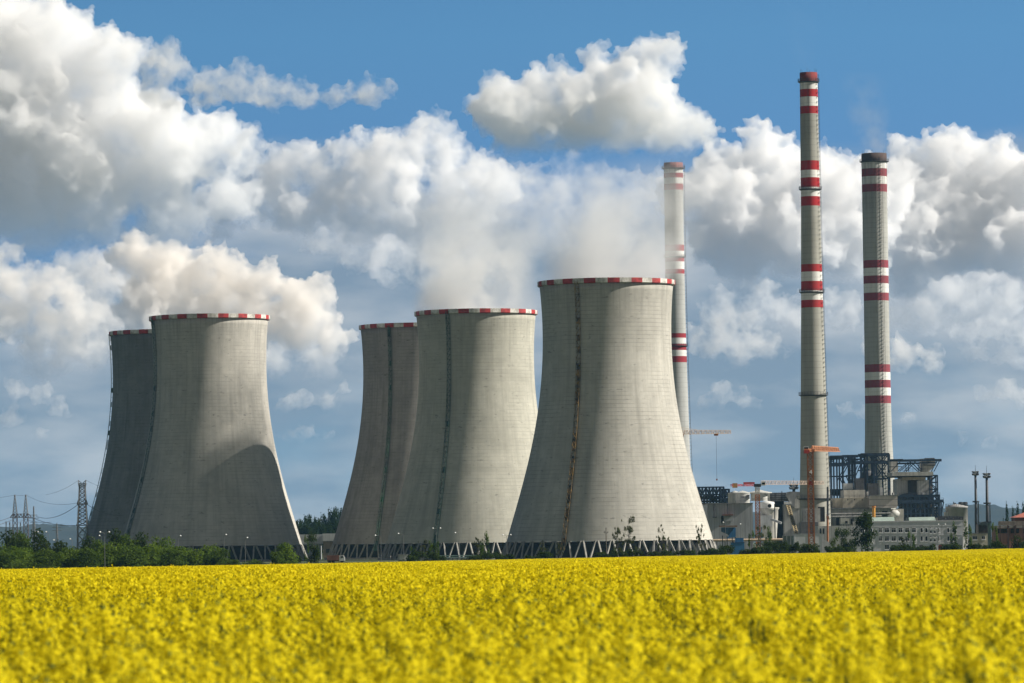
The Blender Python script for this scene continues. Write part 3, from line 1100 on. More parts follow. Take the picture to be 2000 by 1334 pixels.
railing(mb, 1692, 1737, 929, D + 2.5, 1.2, 2)
mb.build('railing', steel_dark, t)
pp('roof_deck', steel_dark, t, (1621, 891.5, 1646, 893), (1681, 886, 1694, 887.6), D=D - 1, depth=18)
a, b = at(1697, 930, D + 8), at(1697, 962, D + 8)
MB().lathe(a.x, D + 10, [(3.4, b.z - 6), (3.4, a.z + 1), (2.2, a.z + 3), (.1, a.z + 3.4)], 32).build('vessel', M('dull_vessel', (0.15, 0.15, 0.15), 0.6, 0.3), t, True)

# ------------------------------------------------------------------ boiler house with hoppers at right
D = 2060
t = thing('boiler_house', 'bulky grey boiler house with blue roof truss and scaffold stair, right of the blue frame', 'boiler house', base_of(1790, D))
a, b, c_ = at(1753, 950, D), at(1776, 950, D), at(1792, 950, D - 0.1)
e_ = at(1815, 950, D)
zt, zb = at(1784, 933.5, D).z, at(1784, 968, D).z
mb = MB()
mb.prism([(a.x, D + 3, zb), (at(1774, 950, D).x, D + 3, zb), (at(1774, 950, D).x, D + 3, zt), (a.x, D + 3, zt - .3)], (0, 22, 0))
mb.build('left_bay', box_clad, t)
pp('shaded_face', M('shaded_face_sheet', (0.16, 0.16, 0.16), 0.7, 0.2), t, (1774, 938.5, 1791, 968), D=D + 6, depth=18)  # left face of the box, its weaker light put into the sheet colour
mb = MB()
mb.prism([(c_.x, D, zb), (e_.x, D, zb), (e_.x, D, zt - 1.0), (at(1806, 950, D).x, D, zt - 1.0), (c_.x, D, zt - 1.2)], (0, 24, 0))
mb.build('right_bay', box_clad, t)
pp('roof_slab', light_concrete, t, (1743, 921.5, 1823, 929.2), D=D - 3, depth=30)
pp('crown_slab', M('ochre_sheet', (0.36, 0.31, 0.22), 0.8, 0.25), t, (1762, 931.5, 1808, 937.5), D=D - 1, depth=24)
pp('soffit', steel_dark, t, (1744, 929.2, 1822, 931.4), D=D - 2, depth=28)
mb = MB()
railing(mb, 1744, 1822, 921.5, D - 2.8, 1.3, 2.2)
mb.build('roof_railing', steel_dark, t)
mb = MB()
for yy in (0, 14):
    a, b = at(1737, 898.5, D + yy), at(1839, 901, D + yy)
    z0_ = at(1780, 899, D).z
    mb.beam((a.x, D + yy, z0_), (b.x, D + yy, z0_), .9)
    mb.beam((at(1752, 903, D).x, D + yy, z0_ - 1.2), (at(1830, 903, D).x, D + yy, z0_ - 1.2), .5)
    for x0, y0, x1, y1 in ((1757, 921, 1778, 902), (1774, 903, 1775, 921), (1778, 902, 1799, 921), (1787, 902, 1800, 918), (1770, 921, 1787, 902), (1800, 903, 1800, 921), (1824, 921, 1835, 900), (1758, 902, 1740, 921)):
        mb.beam(at(x0, y0, D) + Vector((0, yy, 0)), at(x1, y1, D) + Vector((0, yy, 0)), .35)
mb.build('roof_truss', steel_blue, t)
pp('walkway', steel_dark, t, (1738, 911, 1762, 912.2), (1752, 905.6, 1772, 906.6), (1740, 896.5, 1764, 898.3), (1805, 907.5, 1828, 909), D=D - 1, depth=5)
pp('machine_room', light_concrete, t, (1740, 898.7, 1754, 921), D=D + 8, depth=12)
mb = MB()
P_ = [at(1799, 896, D + 2), at(1826, 895, D + 2), at(1827, 909, D + 2), at(1815, 921, D + 2), at(1800, 921, D + 2)]
mb.prism(P_, (0, 9, 0))
mb.build('hopper', light_concrete, t)
pp('hopper_roof', roof_grey, t, (1808, 894.4, 1825, 896.2), D=D + 1.4, depth=10)
frame(MB(), 1816, 928.5, 1831.5, 1010, D - 2, 8, .55, 'Z', 1, 6).build('stair_scaffold', steel_blue, t)
pp('duct', M('duct_brown', (0.19, 0.17, 0.15), 0.8, 0.3), t, (1815, 930, 1822, 1008), D=D + 9, depth=6)
# the dark steelwork below the boxes
mb = MB()
for x, w in ((1756, 1), (1764, .8), (1772, .9), (1779, .8), (1788, 1), (1797, .9), (1806, .9), (1813, .8), (1822, 1.1), (1833.5, 1.3), (1838, .8)):
    for yy in (-6, 6, 18):
        a = at(x, 968 if x < 1836 else 978, D + yy)
        mb.beam((a.x, D + yy, 0), (a.x, D + yy, a.z), w * .8)
for y, x0, x1, w in ((968.5, 1757, 1836, 1.1), (979, 1757, 1843, 1.3), (983, 1758, 1830, .5), (993, 1758, 1835, .6), (1003, 1757, 1835, .6)):
    chord(mb, x0, x1, y, D - 6, w, (0, 12, 24))
for x0, y0, x1, y1 in ((1772, 980, 1779, 1006), (1786, 980, 1779, 1006), (1802, 980, 1809, 1006), (1790, 993, 1800, 1006), (1843, 980, 1838, 1008), (1756, 970, 1772, 979), (1825, 969, 1834, 979), (1834, 985, 1822, 1006)):
    mb.beam(at(x0, y0, D - 6), at(x1, y1, D - 6), .5)
mb.build('steelwork', steel_blue, t)
mb = MB()
for x0, x1 in ((1756, 1782), (1784, 1808)):
    a, b = at(x0, 970, D + 4), at(x1, 970, D + 4)
    z1_, z0_ = at(x0, 969, D).z, at(x0, 1001, D).z
    m_ = (a.x + b.x) / 2
    mb.prism([(a.x, D + 2, z1_), (b.x, D + 2, z1_), (b.x, D + 2, z1_ - 3.5), (m_ + 1.2, D + 2, z0_), (m_ - 1.2, D + 2, z0_), (a.x, D + 2, z1_ - 3.5)], (0, 14, 0))
mb.build('ash_hopper', M('sooty_hopper', (0.055, 0.055, 0.06), 0.7, 0.4), t)
pp('shade_backing', dark_gap, t, (1757, 970, 1812, None), D=D + 22, depth=3)  # near-black sheet painted for the shade behind the steelwork
pp('white_cabinet', white_paint, t, (1801.5, 961.5, 1806, 967), D=D - 5, depth=2)
pp('side_tank', light_concrete, t, (1824, 990, 1836, None), D=D + 20, depth=8)
mb = MB()
railing(mb, 1757, 1843, 978.5, D - 6.6, 1.2, 2.0)
railing(mb, 1757, 1836, 968.2, D - 6.6, 1.2, 2.0)
mb.build('railing', steel_blue, t)
mb = MB()
a, b = at(1763, 967, D - 5), at(1790, 964, D - 5)
mb.prism([at(1757, 968, D - 4), at(1764, 964.5, D - 4), at(1778, 962.5, D - 4), at(1790, 964, D - 4), at(1791, 968, D - 4)], (0, 8, 0))
mb.build('belt_cover', steel_dark, t)

# ------------------------------------------------------------------ silo
D = 2010
a, b = at(1849, 992, D), at(1892, 992, D)
cx, R = (a.x + b.x) / 2, (b.x - a.x) / 2
t = thing('silo', 'round pale grey silo with fans and railings on its top, right of the boiler house', 'silo', (cx, D + R, 0))
MB().lathe(cx, D + R, [(R, -.2), (R, a.z), (R * 1.03, a.z), (R * 1.03, a.z + .5), (R * .3, a.z + 1.5), (.05, a.z + 1.6)], 64).build('shell', M('silo_render', (0.36, 0.355, 0.35), 0.9, 0.25, 0.25), t, True)
for x in (1877, 1885):
    p = at(x, 984, D + R)
    mb = MB().lathe(p.x, D + R, [(.5, a.z), (.5, p.z - .5), (1.15, p.z - .2), (1.15, p.z + .6), (.9, p.z + .8), (.05, p.z + .85)], 16)
    mb.build('roof_fan', steel_dark, t)
mb = MB()
for k in range(30):
    q = 2 * math.pi * k / 30
    p = Vector((cx + R * math.cos(q), D + R + R * math.sin(q), a.z + .5))
    mb.beam(p, p + Vector((0, 0, 1.2)), .09)
for h in (.6, 1.2):
    mb.lathe(cx, D + R, [(R - .05, a.z + .5 + h), (R + .05, a.z + .5 + h), (R + .05, a.z + .58 + h)], 40)
mb.build('railing', steel_dark, t)
pp('roof_machinery', M('pipework_grey', (0.16, 0.15, 0.15), 0.7, 0.5, 1.2), t, (1853, 986.5, 1860, 992), (1863, 982, 1867, 992), (1868.5, 986, 1873, 992), D=D + R, depth=3)
MB().tube(at(1862.5, 980, D + R), at(1862.5, 992, D + R), .2).build('vent_pipe', steel_dark, t)
pp('side_house', light_concrete, t, (1846, 1000, 1852, None), D=D + 2, depth=6)

# pipework, ducts and openings that crowd the walls round the chimney feet
pipe_grey = M('weathered_pipe', (0.24, 0.235, 0.225), 0.6, 0.45, 0.8)
for (x0, x1, y, D, lab) in ((1602, 1740, 1003.5, 2003, 'upper long grey pipe run along the turbine house wall'), (1602, 1722, 1009, 2001, 'lower long grey pipe run along the turbine house wall')):
    t = thing('pipe_run', lab, 'pipe run', base_of((x0 + x1) / 2, D))
    a, b = at(x0, y, D), at(x1, y, D)
    zz = (a.z + b.z) / 2
    MB().tube((a.x, D, zz), (b.x, D, zz), .42, n=10).build('pipe', pipe_grey, t)
    mb = MB()
    for k in range(12):
        x = a.x + (b.x - a.x) * (k + .5) / 12
        mb.beam((x, D + .3, 0), (x, D + .3, zz + .5), .22)
        mb.beam((x - .5, D, zz - .5), (x + .5, D, zz - .5), .2)
    mb.build('trestle', steel_dark, t)
t = thing('duct_stack', 'cluster of dark vents and thin stacks on the turbine house roof', 'vents', base_of(1640, 2030))
for k, (x, ya, yb, r_) in enumerate(((1607, 978, 993, .5), (1612, 982, 993, .35), (1623, 979, 993, .6), (1628, 984, 993, .3), (1694, 960, 972, .4), (1737, 958, 968, .35), (1744, 962, 968, .5))):
    MB().tube(at(x, yb, 2028), at(x, ya, 2028), r_, n=10).build('vent', steel_dark if k % 2 else pipe_grey, t)
t = thing('works_scaffold', 'grey scaffold with decks against the annex left of the tallest chimney', 'scaffold', base_of(1575, 1879))
frame(MB(), 1568, 996, 1592, 1019, 1879, 2.5, .16, 'Z', 5, 5).build('tubes', steel_grey, t)
mb = MB()
for y in (1000.6, 1005.2, 1009.8, 1014.4):
    mb.pbox(1568, y, 1592, y + .35, 1879, 2.4)
mb.build('deck', M('scaffold_board', (0.22, 0.17, 0.11), 0.9, 0.3), t)
mb = MB()
for x0, y0, x1, y1 in ((1606, 1013, 1612, 1019), (1662, 1013, 1667, 1024), (1676, 1015, 1682, 1021), (1710, 1000, 1718, 1006), (1723, 998, 1733, 1010)):
    mb.pbox(x0, y0, x1, y1, 2009.75, .15)
mb.build('wall_opening', dark_gap, bpy.data.objects['turbine_house'])

# ------------------------------------------------------------------ office building
glass = M('dark_window_glass', (0.010, 0.013, 0.017), 0.12, 0.3, 0.3)
glass.node_tree.nodes['Principled BSDF'].inputs['Specular IOR Level'].default_value = .25
frame_white = M('white_window_frame', (0.74, 0.74, 0.74), 0.5, 0.1)
office_wall = M('grey_blue_render', (0.60, 0.60, 0.62), 0.9, 0.12, 0.2)
D = 1750
t = thing('office_building', 'long flat-roofed grey office building with three rows of white-framed windows', 'office building', base_of(1790, D))
pp('wall', office_wall, t, (1672, 1019.5, 1880, None), D=D, depth=16)
pp('parapet', M('grey_parapet', (0.54, 0.54, 0.555), 0.9, 0.15), t, (1671.5, 1017, 1880.6, 1019.6), D=D - .15, depth=16.4)
groove = MB()
for y in (1027.5, 1045.5, 1062):
    a, b = at(1672, y, D), at(1880, y, D)
    z = at(1776, y, D).z
    groove.box(a.x, b.x, D - .06, D + .02, z - .12, z + .12)
groove.build('string_course', M('lighter_band', (0.68, 0.68, 0.69), 0.9, 0.1), t)


def window(parent, x0, y0, x1, y1, D, mull=1, sill=True, transom=False):
    a, b = at(x0, (y0 + y1) / 2, D), at(x1, (y0 + y1) / 2, D)
    zt, zb = at((x0 + x1) / 2, y0, D).z, at((x0 + x1) / 2, y1, D).z
    w = .075
    mb = MB()
    mb.box(a.x, a.x + w, D - .10, D - .004, zb, zt)
    mb.box(b.x - w, b.x, D - .10, D - .004, zb, zt)
    mb.box(a.x + w, b.x - w, D - .10, D - .004, zt - w, zt)
    mb.box(a.x + w, b.x - w, D - .10, D - .004, zb, zb + w)
    for k in range(mull):
        x = a.x + (b.x - a.x) * (k + 1) / (mull + 1)
        mb.box(x - w / 2, x + w / 2, D - .09, D - .004, zb + w, zt - w)
    if transom:
        z = zb + (zt - zb) * .68
        mb.box(a.x + w, b.x - w, D - .085, D - .006, z - w / 2, z + w / 2)
    if sill:
        mb.box(a.x - .1, b.x + .1, D - .22, D - .003, zb - .30, zb - .003)
    fr = mb.build('window', frame_white, parent)
    pane = MB().box(a.x + w * .6, b.x - w * .6, D - .05, D - .008, zb + w * .6, zt - w * .6)
    org = ORG[parent]
    ob = bpy.data.objects.new('pane', pane.mesh('pane', glass, org))
    C.objects.link(ob)
    ob.parent = fr
    fr.location = (0, 0, 0)
    return fr


row = [(583, 615), (640, 683), (706, 750), (773, 815), (838, 880), (905, 945), (990, 1012), (1035, 1058), (1163, 1174), (1250, 1272), (1297, 1337)]
for k, (ya, yb) in enumerate(((1031.2, 1040.2), (1047.4, 1056.8))):
    for i, (x0, x1) in enumerate(row):
        window(t, 1600 + x0 / 5, ya, 1600 + x1 / 5, yb, D, 1 if x1 - x0 > 30 else 0, transom=x1 - x0 > 30)
    for x0, x1 in ((1080, 1100), (1118, 1140)):
        window(t, 1600 + x0 / 5, ya - 1, 1600 + x1 / 5, ya + 1.6, D, 0)
        window(t, 1600 + x0 / 5, ya + 5.3, 1600 + x1 / 5, ya + 10.6, D, 0)
for x0, x1 in ((640, 683), (706, 750), (773, 815), (838, 880), (905, 945), (975, 1014), (1080, 1100), (1118, 1140), (1250, 1272)):
    window(t, 1600 + x0 / 5, 1064, 1600 + x1 / 5, 1073, D, 1 if x1 - x0 > 30 else 0)
for x0, x1 in ((1680, 1688), (1696, 1704)):
    for ya in (1032, 1049):
        window(t, x0, ya, x1, ya + 9, D, 1)
# pale green sheet roofs behind the parapet
gr = panels('pale_green_sheet_roof', (0.30, 0.37, 0.33), 0.9, 'X', 0.12, 0.72)
for x0, x1, x2, x3 in ((1701, 1748, 1703, 1746), (1776, 1829, 1775, 1825)):
    P_ = [at(x0, 1019.5, D + 3), at(x1, 1019.5, D + 3)]
    Q_ = [at(x2, 1010.5, D + 9), at(x3, 1009.5, D + 9)]
    mb = MB()
    mb.v = [tuple(p) for p in P_ + Q_] + [tuple(p + Vector((0, 6, -3))) for p in Q_] + [tuple(Vector((p.x, D + 15, P_[0].z))) for p in P_]
    for q in ((0, 1, 3, 2), (2, 3, 5, 4), (4, 5, 7, 6), (0, 2, 4, 6), (1, 7, 5, 3)):
        mb.face(q)
    mb.build('sheet_roof', gr, t)
mb = MB()
mb.prism([at(1769.5, 1019, D + 1), at(1777, 1019, D + 1), at(1773, 1010.5, D + 1)], (0, 7, 0))
mb.build('roof_gable', M('dark_green_gable', (0.05, 0.07, 0.06), 0.7, 0.3), t)
mb = MB()
mb.tube(at(1728, 1019.5, D + 1.5), at(1728, 1018, D + 1.5), .9, .9, 14)
mb.build('roof_vent', dark_gap, t)
mb = MB()
for y in (1008.8, 1011, 1014, 1016):
    a, b = at(1832, y, D + 6), at(1879, y + .8, D + 6)
    mb.beam(a, b, .35)
for x in range(1834, 1880, 5):
    mb.beam(at(x, 1007.5 + (x % 3), D + 6), at(x, 1020, D + 6), .28)
    mb.beam(at(x + 1, 1009, D + 9), at(x + 1, 1020, D + 9), .4)
mb.pbox(1836, 1010, 1844, 1016, D + 7, 2).pbox(1852, 1012, 1860, 1017, D + 7, 2).pbox(1866, 1011, 1874, 1016, D + 7, 2)
mb.build('roof_pipework', steel_dark, t)

# ------------------------------------------------------------------ small buildings at right
D = 1690
t = thing('gatehouse', 'small cream flat-roofed building with two windows right of the office building', 'small building', base_of(1912, D))
pp('wall', M('cream_wall', (0.56, 0.52, 0.41), 0.9, 0.15), t, (1897, 1042, 1929, None), D=D, depth=9)
pp('roof_edge', roof_grey, t, (1896, 1040.8, 1930, 1042.2), D=D - .3, depth=9.6)
window(t, 1899.5, 1047, 1908.5, 1054, D, 2)
window(t, 1917.5, 1047, 1924, 1053.5, D, 1)

D = 1720
t = thing('green_column', 'tall weathered green ventilation column beside the cream gatehouse', 'column', base_of(1932, D))
pp('shaft', M('weathered_green', (0.06, 0.105, 0.085), 0.7, 0.4, 0.8), t, (1930, 1020.5, 1935, None), D=D, depth=2.2)
pp('cap', steel_dark, t, (1928.6, 1018.5, 1936.2, 1020.6), D=D - .4, depth=3)
t = thing('coal_bunker', 'dark brown shed with a curved hood left of the green column', 'shed', base_of(1920, 1745))
pp('wall', M('dark_brown_sheet', (0.045, 0.032, 0.028), 0.8, 0.4), t, (1911, 1024, 1931, None), D=1745, depth=9)
mb = MB()
P_ = [at(1911, 1026, 1744), at(1918, 1020, 1744), at(1924, 1018.5, 1744), at(1933, 1019, 1744), at(1933, 1026, 1744)]
mb.prism(P_, (0, 10, 0))
mb.build('hood', M('dark_green_hood', (0.04, 0.055, 0.052), 0.7, 0.3), t)

D = 1660
t = thing('brick_workshop', 'reddish brown workshop with dark barred windows at the right edge', 'workshop', base_of(1980, D))
pp('wall', M('reddish_render', (0.36, 0.18, 0.14), 0.9, 0.2, 0.35), t, (1944.5, 1031, 2070, None), D=D, depth=14)
pp('roof_edge', M('pale_fascia', (0.34, 0.30, 0.27), 0.8, 0.3), t, (1943.5, 1026, 2071, 1031), D=D - .4, depth=14.8)
for x0, x1 in ((1949, 1968), (1974, 1990), (1999, 2016), (2024, 2041)):
    pp('window', glass, t, (x0, 1032.5, x1, 1041.5), D=D - .1, depth=.08)
    mb = MB()
    for k in range(7):
        x = x0 + (x1 - x0) * k / 6
        mb.beam(at(x, 1032.5, D - .15), at(x, 1041.5, D - .15), .1)
    mb.build('window_bars', M('rust_bars', (0.10, 0.05, 0.04), 0.8, 0.3), t)
mb = MB()
for x in (1970, 1981.5):
    mb.beam(at(x, 1027, D - .4), at(x, 1070, D - .4), .45)
mb.build('downpipe', M('dark_brown_pipe', (0.07, 0.04, 0.035), 0.7, 0.3), t)
t = thing('pipe_bridge', 'rusty pipe bridge running along the roof of the reddish workshop', 'pipe bridge', base_of(1975, 1652))
mb = MB()
for y, w in ((1019.5, .5), (1022, .4), (1024.5, .6)):
    a, b = at(1951, y, 1652), at(2070, y - 1.4, 1652)
    mb.beam(a, b, w)
    mb.beam(a + Vector((0, 2, 0)), b + Vector((0, 2, 0)), w)
mb.build('pipes', M('pale_rusty_pipe', (0.26, 0.21, 0.18), 0.7, 0.4), t)
for x in range(1953, 2060, 15):
    MB().beam((at(x, 1030, 1653).x, 1653, 0), at(x, 1019, 1653), .35).build('post', M('rust_bars', (0.10, 0.05, 0.04)), t)
D = 1840
t = thing('red_roofed_house', 'house with low red tiled roof behind the workshop at the right edge', 'house', base_of(2005, D))
pp('wall', M('dark_red_brick', (0.16, 0.07, 0.055), 0.9, 0.3), t, (1982, 1011, 2046, None), D=D, depth=12)
mb = MB()
P_ = [at(1978, 1010.8, D - .8), at(2050, 1010.8, D - .8)]
z0_, z1_ = P_[0].z, at(2012, 1000.5, D).z
xm = (P_[0].x + P_[1].x) / 2
mb.v = [(P_[0].x, D - .8, z0_), (P_[1].x, D - .8, z0_), (P_[1].x, D + 13, z0_), (P_[0].x, D + 13, z0_), (xm - 2, D + 6, z1_), (xm + 2, D + 6, z1_)]
for q in ((0, 1, 5, 4), (1, 2, 5), (2, 3, 4, 5), (3, 0, 4), (3, 2, 1, 0)):
    mb.face(q)
mb.build('roof', M('red_tiles', (0.36, 0.11, 0.075), 0.85, 0.2, 1.5), t)

# ------------------------------------------------------------------ yellow and orange posts
t = thing('gas_riser', 'thick yellow vertical pipe standing in front of the pinkish block', 'pipe', base_of(1706.5, 1769))
MB().tube((at(1706.5, 1010, 1769).x, 1769, 0), at(1706.5, 991, 1769), .62, n=14).build('pipe', M('yellow_pipe', (0.50, 0.24, 0.03), 0.5, 0.2), t)
MB().tube(at(1706.5, 991, 1769), at(1706.5, 988.3, 1769), .82, n=14).build('cap', M('orange_cap', (0.42, 0.16, 0.03), 0.5, 0.2), t)
t = thing('crane_mast_stub', 'slim orange pole rising among small trees left of the office', 'pole', base_of(1616.5, 1700))
MB().tube((at(1616, 1030, 1700).x, 1700, 0), at(1616.2, 1012, 1700), .38, n=10).build('pole', crane_orange, t)
MB().box(at(1614, 1010, 1700).x, at(1619, 1010, 1700).x, 1699.4, 1700.6, at(1616, 1013, 1700).z, at(1616, 1008, 1700).z).build('head', crane_orange, t)
MB().beam(at(1615, 1008, 1700), at(1614.7, 1004.5, 1700), .3).build('lug', crane_orange, t)


# ------------------------------------------------------------------ floodlight masts
def floodlight(px, y_top, y_plat, D, label, h=1.0, w=1.0):
    t = thing('floodlight_mast', label, 'floodlight mast', base_of(px, D), 'floodlight masts of the works')
    c = at(px, (y_top + 1040) / 2, D)
    x = c.x
    z = lambda y: at(px, y, D).z
    mb = MB().tube((x, D, 0), (x, D, z(y_top + 3)), .85 * w, .5 * w, 14)
    mb.build('pole', steel_dark, t, True)
    MB().tube((x, D, z(y_top)), (x, D, z(y_top - 12 * h)), .10, .04, 6).build('lightning_rod', steel_dark, t)
    mb = MB().lathe(x, D, [(.6, z(y_top + 9 * h)), (1.7 * w, z(y_top + 8 * h)), (1.7 * w, z(y_top + 7.6 * h)), (.6, z(y_top + 7.6 * h))], 20)
    for k in range(4):
        a = k * math.pi / 2
        mb.beam((x, D, z(y_top + 4.5 * h)), (x + 1.1 * w * math.cos(a), D + 1.1 * w * math.sin(a), z(y_top + 4.5 * h)), .18)
    mb.build('head_frame', steel_dark, t)
    if y_plat:
        mb = MB().lathe(x, D, [(.7, z(y_plat + 1.4)), (1.6 * w, z(y_plat + 1)), (1.6 * w, z(y_plat - 1.6)), (1.5 * w, z(y_plat - 1.6)), (1.5 * w, z(y_plat + .6)), (.7, z(y_plat + .6))], 18)
        mb.build('platform', steel_dark, t)
        MB().box(x + .9 * w, x + 1.35 * w, D - .3, D + .3, 0, z(y_plat - 1)).build('ladder_cage', M('grey_ladder', (0.09, 0.095, 0.10), 0.6, 0.4, 1.0), t)
    n_ = 8
    for lvl, yy in enumerate((y_top + 1.6 * h, y_top + 6 * h)):
        for k in range(n_):
            a = 2 * math.pi * (k + .5 * lvl) / n_
            px_, py_ = x + 1.25 * w * math.cos(a), D + 1.25 * w * math.sin(a)
            d = Vector((math.cos(a), math.sin(a), -.55)).normalized()
            p = Vector((px_, py_, z(yy)))
            mb = MB().tube(p - d * .25, p + d * .35 * w, .28 * w, .5 * w, 8)
            mb.build('lamp', steel_dark if (k + lvl) % 3 else M('lamp_glass', (0.45, 0.46, 0.47), 0.2, 0.2), t)
    return t


floodlight(1906, 920, 980, 1830, 'left and taller of two floodlight masts beside the distant hill, with dark lamps', 1.0, .85)
floodlight(1928, 923.5, 983, 1830, 'right and slimmer of two floodlight masts beside the hill, with paler lamps', 1.2, .95)
floodlight(1551, 946, None, 2060, 'short floodlight mast over the duct left of the tallest chimney', 1.15, 1.25)


# ------------------------------------------------------------------ tower cranes
def lattice(mb, A, B, w, h, n_, r=.16, tip=1.0, up_=Vector((0, 0, 1)), tri=False):
    """square (or triangular) lattice girder from A to B"""
    A, B = Vector(A), Vector(B)
    d = (B - A).normalized()
    s = d.cross(up_).normalized()
    u_ = s.cross(d).normalized()
    prev = None
    for k in range(n_ + 1):
        f_ = k / n_
        sc = 1 + (tip - 1) * f_
        c = A.lerp(B, f_)
        if tri:
            q = [c - s * w / 2 * sc, c + s * w / 2 * sc, c + u_ * h * sc]
        else:
            q = [c - s * w / 2 - u_ * h / 2, c + s * w / 2 - u_ * h / 2, c + s * w / 2 + u_ * h / 2, c - s * w / 2 + u_ * h / 2]
        m_ = len(q)
        for i in range(m_):
            mb.beam(q[i], q[(i + 1) % m_], r * .8)
            if prev:
                mb.beam(prev[i], q[i], r * 1.3)
                mb.beam(prev[i], q[(i + 1) % m_] if k % 2 else q[i], r * .8)
                if k % 2 == 0:
                    mb.beam(prev[(i + 1) % m_], q[i], r * .8)
        prev = q
    return mb


D = 1800
t = thing('tower_crane', 'tower crane with orange mast and long level white jib, in front of the round tanks', 'tower crane', base_of(1480.5, D), 'tower cranes at the works')
xm = at(1480, 1010, D).x
z = lambda y, px=1480: at(px, y, D).z
lattice(MB(), (xm, D, 0), (xm, D, z(966)), 1.6, 1.6, 22, .24, up_=Vector((0, 1, 0))).build('mast', crane_orange, t)
lattice(MB(), (xm, D, z(966)), (xm, D, z(951)), 1.5, 1.5, 4, .22, up_=Vector((0, 1, 0))).build('mast_head', crane_white, t)
zj = z(946.5)
lattice(MB(), (xm + 1.5, D, zj), (at(1613, 942, D).x, D + 14, zj), 1.3, 1.5, 34, .11, .8, tri=True).build('jib', M('crane_jib_pale', (0.55, 0.42, 0.33), 0.6, 0.2), t)
lattice(MB(), (xm - 1, D, zj - .2), (at(1427, 945, D).x, D - 5, zj - .2), 1.2, .6, 9, .14).build('counter_jib', crane_red, t)
MB().box(xm - 1.3, xm + 1.4, D - 1, D + 1, z(951), z(945)).build('slewing_unit', steel_dark, t)
MB().box(xm + 1.5, xm + 3.1, D - 2.2, D - .6, z(948.6), z(940.5)).build('cab', white_paint, t)
MB().box(xm + 1.7, xm + 2.9, D - 2.28, D - 2.2, z(946.5), z(942.5)).build('cab_window', glass, t)
a, b = at(1451, 943, D), at(1473, 943, D)
MB().box(a.x, b.x, D - 3.4, D - 3.1, z(945.3), z(941.6)).build('ballast_panel', crane_red, t)
a, b = at(1429.5, 946, D), at(1439, 946, D)
MB().box(a.x, b.x, D - 5.4, D - 3.2, z(952.5), z(943.5)).build('counterweight', M('ochre_ballast', (0.34, 0.19, 0.07), 0.8, 0.3), t)
MB().box(xm - 3, xm + 3, D - 3, D + 3, -.3, .8).build('base', light_concrete, t)

D = 1500
t = thing('tower_crane', 'orange tower crane bearing a white 4 on its mast, in front of the tallest chimney', 'tower crane', base_of(1584, D), 'tower cranes at the works')
xm = at(1583.5, 960, D).x
z = lambda y, px=1584: at(px, y, D).z
lattice(MB(), (xm, D, 0), (xm, D, z(883)), 1.75, 1.75, 22, .30, up_=Vector((0, 1, 0))).build('mast', crane_orange, t)
A = Vector((xm + .6, D - .5, z(880.5)))
B = Vector((at(1637, 870.5, D + 34).x, D + 34, at(1637, 870.5, D + 34).z))
B.z = A.z + .25
lattice(MB(), A, B, 1.4, 1.6, 26, .17, .85, tri=True).build('jib', M('crane_faded_orange', (0.44, 0.19, 0.09), 0.6, 0.25), t)
MB().box(xm - 1.4, xm + 1.4, D - 1.2, D + 1.2, z(883.5), z(877.5)).build('slewing_unit', crane_orange, t)
MB().box(xm - 2.2, xm - .6, D - 2.2, D - .4, z(879.5), z(872)).build('cab', white_paint, t)
MB().box(xm - 2.05, xm - .75, D - 2.28, D - 2.2, z(878), z(873.4)).build('cab_window', glass, t)
lattice(MB(), (xm - .3, D - 1, z(880)), (xm - 2.2, D - 14, z(880)), 1.2, .6, 6, .16).build('counter_jib', crane_orange, t)
MB().box(xm - 2.9, xm - 1.1, D - 14.5, D - 12, z(887), z(880.5)).build('counterweight', crane_red, t)
pl_ = MB().box(xm - .62, xm + .62, D - 1.12, D - 1.02, z(926.5), z(917.5))
pl_.build('number_plate', crane_orange, t)
mb = MB()
zc, hh = z(922), .62
mb.beam((xm + .22, D - 1.16, zc - hh), (xm + .22, D - 1.16, zc + hh), .26, .06)
mb.beam((xm - .46, D - 1.17, zc - .18), (xm + .5, D - 1.17, zc - .18), .06, .24)
mb.beam((xm - .40, D - 1.18, zc - .14), (xm + .20, D - 1.18, zc + hh - .05), .06, .24)
mb.build('numeral', M('white_numeral', (0.8, 0.8, 0.8), 0.6, 0.05), t)
MB().box(xm - .93, xm + .93, D - .93, D + .93, z(948), z(939)).build('climbing_collar', crane_red, t)
MB().box(xm - 3, xm + 3, D - 3, D + 3, -.3, .8).build('base', light_concrete, t)

D = 2200
t = thing('tower_crane', 'tower crane whose pale jib and hook line reach out from behind the nearest tower', 'tower crane', base_of(1330, D), 'tower cranes at the works')
xm = at(1331, 850, D).x
z = lambda y, px=1340: at(px, y, D).z
lattice(MB(), (xm, D, 0), (xm, D, z(848)), 1.8, 1.8, 22, .24, up_=Vector((0, 1, 0))).build('mast', crane_orange, t)
A = Vector((xm + .5, D, z(848)))
B = Vector((at(1429, 842, D).x, D + 12, A.z + .4))
jib_c = M('crane_pale_orange', (0.40, 0.30, 0.22), 0.6, 0.25)
lattice(MB(), A, B, 1.5, 2.0, 20, .16, .75, tri=True).build('jib', jib_c, t)
MB().beam((xm, D, z(848)), (xm, D, z(834)), .5).build('tower_head', jib_c, t)
MB().beam((xm, D, z(835)), A.lerp(B, .4) + Vector((0, 0, 1.6)), .14).build('tie_bar', jib_c, t)
h = A.lerp(B, .70)
MB().box(h.x - 1, h.x + 1, h.y - .7, h.y + .7, h.z - 1.0, h.z - .1).build('trolley', crane_orange, t)
MB().beam(h + Vector((0, 0, -1)), (h.x, h.y, at(1402, 935, D).z), .10).build('hook_line', steel_dark, t)
